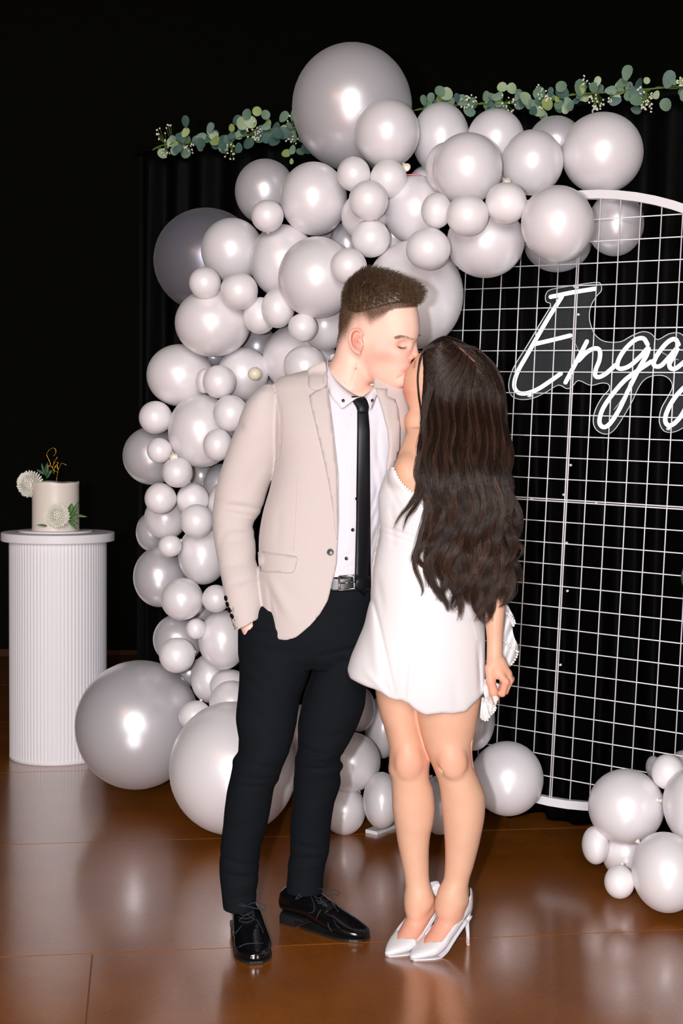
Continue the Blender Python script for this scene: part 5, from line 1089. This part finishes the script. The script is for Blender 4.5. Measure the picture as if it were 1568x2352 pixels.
# --- shoes: pointed pumps with slim heels
mps = MT('white_pump_leather', srgb(224, 222, 225), .3, Coat_Weight=.3).m; mtan = MT('nude_heel_lining', srgb(222, 178, 156), .5).m
for idx, ((o, d), lab) in enumerate(zip(FEET, ('white pointed pump half behind the other', 'white pointed pump nearest the camera'))):
    root = empty('high_heel_shoe', o, lab); root.parent = wom; root.matrix_parent_inverse = _inv(wom)
    F = Field2(np.minimum(o, o+d*.24)-[.06, .06, 0], np.maximum(o, o+d*.24)+[.06, .06, .19], .0022)
    Lw = [(0, 0, .007, .006, .0055), (.012, 0, .011, .016, .0095), (.035, 0, .017, .031, .015), (.06, 0, .024, .041, .021), (.085, 0, .038, .042, .028), (.11, 0, .058, .038, .030), (.14, 0, .085, .034, .036), (.165, 0, .112, .032, .044), (.185, 0, .124, .027, .044), (.203, 0, .125, .014, .036)]
    F.aloft(o, d, Lw, .004, n=2.3)
    X, Y, Z = F.pts(F.sl(F.lo, F.lo+F.n*F.h)); t = (X-o[0])*d[0]+(Y-o[1])*d[1]; sd = (X-o[0])*lat_[0]+(Y-o[1])*lat_[1]
    # top line: low over the toes, dipping along the instep, rising to the heel counter
    tl = np.interp(t, [.0, .05, .062, .075, .10, .13, .15, .165, .19, .205], [.06, .052, .045, .046, .064, .087, .098, .125, .158, .166])
    F.d = np.maximum(F.d, (Z-tl+ .010*np.exp(-((sd/.02)**2))*(t < .09)*(t > .05)).astype(np.float32))
    F.d = np.maximum(F.d, -(np.where((t > .062) & (t < .20), np.sqrt((sd/.0001/300*1)**2*1+0*Z)-.0, 1)*0+np.maximum(np.maximum(np.abs(sd)-(np.interp(t, [.056, .075, .12, .16, .185, .199], [.004, .034, .031, .0285, .023, .004])), .060-t), np.interp(t, [.05, .08, .12, .16, .2], [.030, .030, .050, .085, .095])-Z)).astype(np.float32))
    F.d = np.maximum(F.d, (np.interp(t, [0, .075, .1, .14, .17, .21], [.0035, .0035, .016, .052, .078, .088])-Z).astype(np.float32))
    up = link('upper', F.mesh('upper'), mps, root); b = MB()
    ts = np.linspace(.003, .2, 26); zz = np.interp(ts, [0, .075, .1, .14, .17, .21], [.0, .0, .012, .048, .074, .084]); hw = pchip([r[0] for r in Lw], [r[3] for r in Lw], ts)*.86
    V = []
    for a, z, w in zip(ts, zz, hw): V += [o+d*a+lat_*w+[0, 0, z], o+d*a-lat_*w+[0, 0, z], o+d*a-lat_*w+[0, 0, z+.0035], o+d*a+lat_*w+[0, 0, z+.0035]]
    b.add(V, [(i*4+k, i*4+(k+1) % 4, i*4+4+(k+1) % 4, i*4+4+k) for i in range(25) for k in range(4)]+[(0, 1, 2, 3), (103, 102, 101, 100)]); b.build('sole', mps, root, False)
    b = MB(); hb = o+d*.199
    prof = [(.004, .0045, .0045), (.03, .005, .005), (.06, .0062, .0068), (.075, .010, .013), (.088, .017, .021)]
    V = []; n = 14
    for z, a, w in prof:
        c = hb-d*(.0+.010*(z/.088)**2+(a-.0045)*.5)+[0, 0, z]
        for k in range(n): V.append(c+d*a*math.cos(2*math.pi*k/n)+lat_*w*math.sin(2*math.pi*k/n))
    b.add(V, [(i*n+k, i*n+(k+1) % n, (i+1)*n+(k+1) % n, (i+1)*n+k) for i in range(4) for k in range(n)]+[tuple(range(n)), tuple(range(4*n, 5*n))]); b.build('heel', mps, root)
    b = MB(); b.box(hb-d*.0035+[0, 0, .036], (.0035, .006, .060), np.stack([d, lat_, [0, 0, 1]], 1)); o_ = b.build('heel_breast', mtan, root, False)
    b = MB(); b.lathe([(.0048, 0), (.005, .004)], hb, 12); b.build('heel_tip', mtan, root)

# --- hair
mwh_ = MT('dark_brown_hair', srgb(34, 24, 20), .36, Specular_IOR_Level=.42, Anisotropic=.4); _a = mwh_.node('ShaderNodeVertexColor', layer_name='tone'); _s = mwh_.node('ShaderNodeSeparateColor'); mwh_.l.new(_a.outputs[0], _s.inputs[0]); mwh_.to(mwh_.ramp(_s.outputs[0], [(.0, srgb(24, 15, 11)), (.55, srgb(48, 32, 24)), (1, srgb(84, 60, 47))]), 'Base Color')
yl = [772, 783, 800, 830, 873, 912, 944, 980, 1026, 1055, 1100, 1140, 1167, 1200, 1232, 1285, 1343, 1400, 1450]
xl = [1012, 990, 974, 962, 957, 960, 965, 968, 960, 955, 957, 962, 976, 968, 960, 956, 978, 1000, 1020]
yr = [772, 776, 791, 816, 844, 883, 937, 991, 1044, 1094, 1147, 1211, 1255, 1299, 1343, 1373, 1402, 1450]
xr = [1030, 1046, 1074, 1108, 1134, 1151, 1160, 1168, 1173, 1174, 1185, 1192, 1194, 1188, 1184, 1174, 1158, 1140]
yd = [772, 800, 850, 920, 1000, 1100, 1250, 1450]; cY = [3.84, 3.845, 3.85, 3.85, 3.80, 3.755, 3.735, 3.71]; cB = [.03, .075, .100, .108, .100, .096, .072, .045]
XL = lambda y: pchip(yl, xl, y); XR = lambda y: pchip(yr, xr, y); CY = lambda y: pchip(yd, cY, y); CB_ = lambda y: pchip(yd, cB, y)
F = fbox((940, 1205), (760, 1345), (3.64, 3.99), .004)
rr = []
for y in (773, 779, 790, 805, 830, 860, 900, 940, 980, 1030, 1080, 1130, 1180, 1230, 1270, 1300, 1330):
    sh = 3+5*sm(1000, 1250, y)+22*sm(1180, 1330, y); rr.append((y, float(XL(y))+sh+6*sm(1000, 1100, y), float(XR(y))-sh-6*sm(1000, 1150, y), float(CY(y)), float(CB_(y))*(.90-.35*sm(1180, 1330, y))))
F.vloft(rows(rr), 0, n=3.0)
# open towards the face on the far left side
F.ell(W(893, 885, 3.86), (.078, .085, .07), None, .01, 's')
F.disp(folds([(1028, 783, 1094, 841, 3, 3)]+[(990+i*13, 880, 985+i*14, 1180, 3.5, 2.2*(-1)**i) for i in range(13)], 3.75))
mbase = MT('dark_hair_mass', srgb(30, 20, 15), .6, Specular_IOR_Level=.2).m
wh = link('hair', F.mesh('hair'), mbase, wom)
rs = np.random.RandomState(11); n = 7800; m = 44
s = rs.uniform(0, 1, n); front = rs.uniform(0, 1, n) < .84
s0 = .50; u = np.where(s < s0, s/s0, (1-s)/(1-s0))
rx_ = 1026+(1092-1026)*u**.9+rs.normal(0, 1.0, n)+np.where(s < s0, -1.2, 1.2); ry_ = 779+(838-779)*u**1.0
NC = 30; cs = (np.arange(NC)+.5)/NC+rs.normal(0, .008, NC); ci = np.abs(s[:, None]+rs.normal(0, .012, n)[:, None]-cs[None]).argmin(1)
cend = np.interp(cs, [0, .06, .12, .25, .38, .5, .62, .75, .85, .93, 1], [1290, 1330, 1385, 1370, 1405, 1385, 1420, 1434, 1405, 1385, 1350])+rs.normal(0, 14, NC)
ye = cend[ci]-np.abs(rs.normal(0, 55, n)); ye = np.where(rs.uniform(0, 1, n) < .1, ye-rs.uniform(50, 200, n), ye)
tt = np.linspace(0, 1, m)[None, :]; yy = ry_[:, None]+(ye-ry_)[:, None]*tt
join = sm(0, 1, (yy-ry_[:, None])/(16+150*u[:, None]))
cph = rs.uniform(0, 6.28, NC); cwl = rs.uniform(105, 165, NC); cam_ = rs.uniform(.6, 1.3, NC)
pull = (.82*sm(930, 1330, yy)); se = s[:, None]*(1-pull)+(cs[ci][:, None]+(s-cs[ci])[:, None]*.25)*pull
se = np.clip(se, .004, .996)
wxl, wxr = XL(yy.ravel()).reshape(yy.shape), XR(yy.ravel()).reshape(yy.shape)
sx = .5-.5*np.cos(np.pi*np.clip(se, 0, 1)) if False else se
xx = wxl+(wxr-wxl)*sx; wave = (sm(880, 1150, yy)*8+sm(1150, 1330, yy)*7)*cam_[ci][:, None]*np.sin(yy/cwl[ci][:, None]*6.283+cph[ci][:, None]+rs.normal(0, .25, n)[:, None])
fly = rs.normal(0, 1, n)[:, None]*3.0*sm(900, 1300, yy); xx = xx*join+rx_[:, None]*(1-join)+wave+fly+rs.normal(0, 1.6, n)[:, None]*join
a_ = np.clip((sx-.5)*2, -1, 1); lay = rs.uniform(-.004, .003, n)[:, None]; ridge = .006*np.cos((s-cs[ci])*NC*np.pi)[:, None]*sm(850, 1000, yy)
dep = np.sqrt(np.maximum(1-np.abs(a_)**3.2, .0))**(1.0); sgn = np.where(front, -1, 1)[:, None]
Yf = CY(yy.ravel()).reshape(yy.shape)+sgn*(CB_(yy.ravel()).reshape(yy.shape)*1.03*dep+lay+ridge)+.007*sm(1100, 1300, yy)*np.cos(yy/cwl[ci][:, None]*6.283+cph[ci][:, None])
hs = [W(0, y, 3.84) for y in (800,)]
def Wv(x, y, Y):
    rx = AR[0]*((x-784)/FPX)-AU[0]*((y-1176)/FPX)+AF[0]; ry = AR[1]*((x-784)/FPX)-AU[1]*((y-1176)/FPX)+AF[1]; rz = AR[2]*((x-784)/FPX)-AU[2]*((y-1176)/FPX)+AF[2]; t = Y/ry
    return np.stack([rx*t, Y, CAMH+rz*t], -1)
# on the crown, rest the strands on the skull
Ph = Wv(xx, yy, Yf); bvhr = bvh(wh); P2_ = Ph.copy()
for i in range(n):
    if not front[i]: continue
    for j in range(m):
        if yy[i, j] > 1000: break
        h = hitp(bvhr, xx[i, j], yy[i, j], .0015+lay[i, 0]*.3+.001)
        if h is not None: P2_[i, j] = h
        elif j: P2_[i, j] = [Ph[i, j][0], P2_[i, j-1][1], Ph[i, j][2]]
bl_ = sm(880, 995, yy)[:, :, None]; Ph = np.where(front[:, None, None], P2_*(1-bl_)+Ph*bl_, Ph)
keep = front | (s > .12)
st = strands('hair_strands', Ph[keep], rs.uniform(.00045, .00085, n)[keep], mwh_.m, wh, .25); st['kind'] = 'stuff'
tone = np.clip(rs.beta(1.6, 3.2, n)+.25*np.sin(ci*2.4), 0, 1)[keep][:, None]*np.ones((1, m*3))+(.22*sm(1050, 1400, np.repeat(yy[keep], 3, 1)))
vcol(st, np.stack([np.clip(tone, 0, 1).ravel()]*3+[np.ones(tone.size)], 1))
# separate locks that hang forward over the bodice, and fly-aways
def lock(pts, k, spr, Y0, Y1, r=.0005):
    base = np.array(spline(pts, 6)); q = np.linspace(0, 1, len(base)); out = []
    for i in range(k):
        o = rs.normal(0, 1, 2)*spr; w = (1-q[:, None]**1.5)*.9+.1+.25*np.sin(q*7+rs.uniform(0, 6))[:, None]; p = base+o*w; e = int(len(base)*rs.uniform(.72, 1)); p = p[:e]; qq = np.linspace(0, e/len(base), 24)*len(base)/max(e, 1)*1.0
        pi_ = np.stack([np.interp(np.linspace(0, e-1, 24), np.arange(e), p[:, c]) for c in (0, 1)], 1); Yq = np.linspace(Y0, Y1, 24)+rs.normal(0, .003); out.append(Wv(pi_[:, 0], pi_[:, 1], Yq))
    return out
LK = lock([(965, 1040), (956, 1085), (961, 1120), (940, 1160), (915, 1190), (898, 1224)], 60, 4, 3.70, 3.672)+lock([(975, 1080), (973, 1120), (955, 1160), (933, 1190), (922, 1226)], 50, 4, 3.70, 3.668)+lock([(985, 1150), (972, 1200), (956, 1260), (952, 1300), (970, 1350), (966, 1372)], 50, 4, 3.68, 3.665)+lock([(1010, 1230), (985, 1290), (998, 1350), (1020, 1380), (1030, 1408)], 90, 6, 3.67, 3.66)
LK += lock([(1100, 1250), (1098, 1320), (1105, 1370), (1094, 1400), (1107, 1434)], 120, 6, 3.66, 3.655)+lock([(1165, 1180), (1180, 1240), (1200, 1262), (1186, 1290)], 40, 5, 3.70, 3.70)+lock([(1160, 1300), (1178, 1340), (1165, 1380), (1140, 1398)], 70, 6, 3.68, 3.675)+lock([(1125, 1300), (1135, 1360), (1118, 1390), (1126, 1420)], 70, 5, 3.66, 3.655)+lock([(990, 880), (972, 960), (974, 1010), (960, 1060)], 60, 4, 3.72, 3.70)+lock([(1060, 1280), (1040, 1330), (1052, 1375), (1040, 1400)], 100, 7, 3.67, 3.66)
lk = strands('loose_locks', np.array(LK), np.full(len(LK), .0005), mwh_.m, wh, .3); lk['kind'] = 'stuff'; vcol(lk, np.repeat(rs.uniform(.2, .8, len(LK)), 24*3)[:, None]*np.array([[1, 1, 1, 0]])+[0, 0, 0, 1])

patch('parting', [(1026, 779), (1031, 779), (1062, 802), (1092, 830), (1096, 842), (1090, 843), (1084, 832), (1056, 805)], bvhr, MT('scalp_pink', srgb(150, 104, 92), .6).m, wh, .0035, .001, 0, 2, 4)
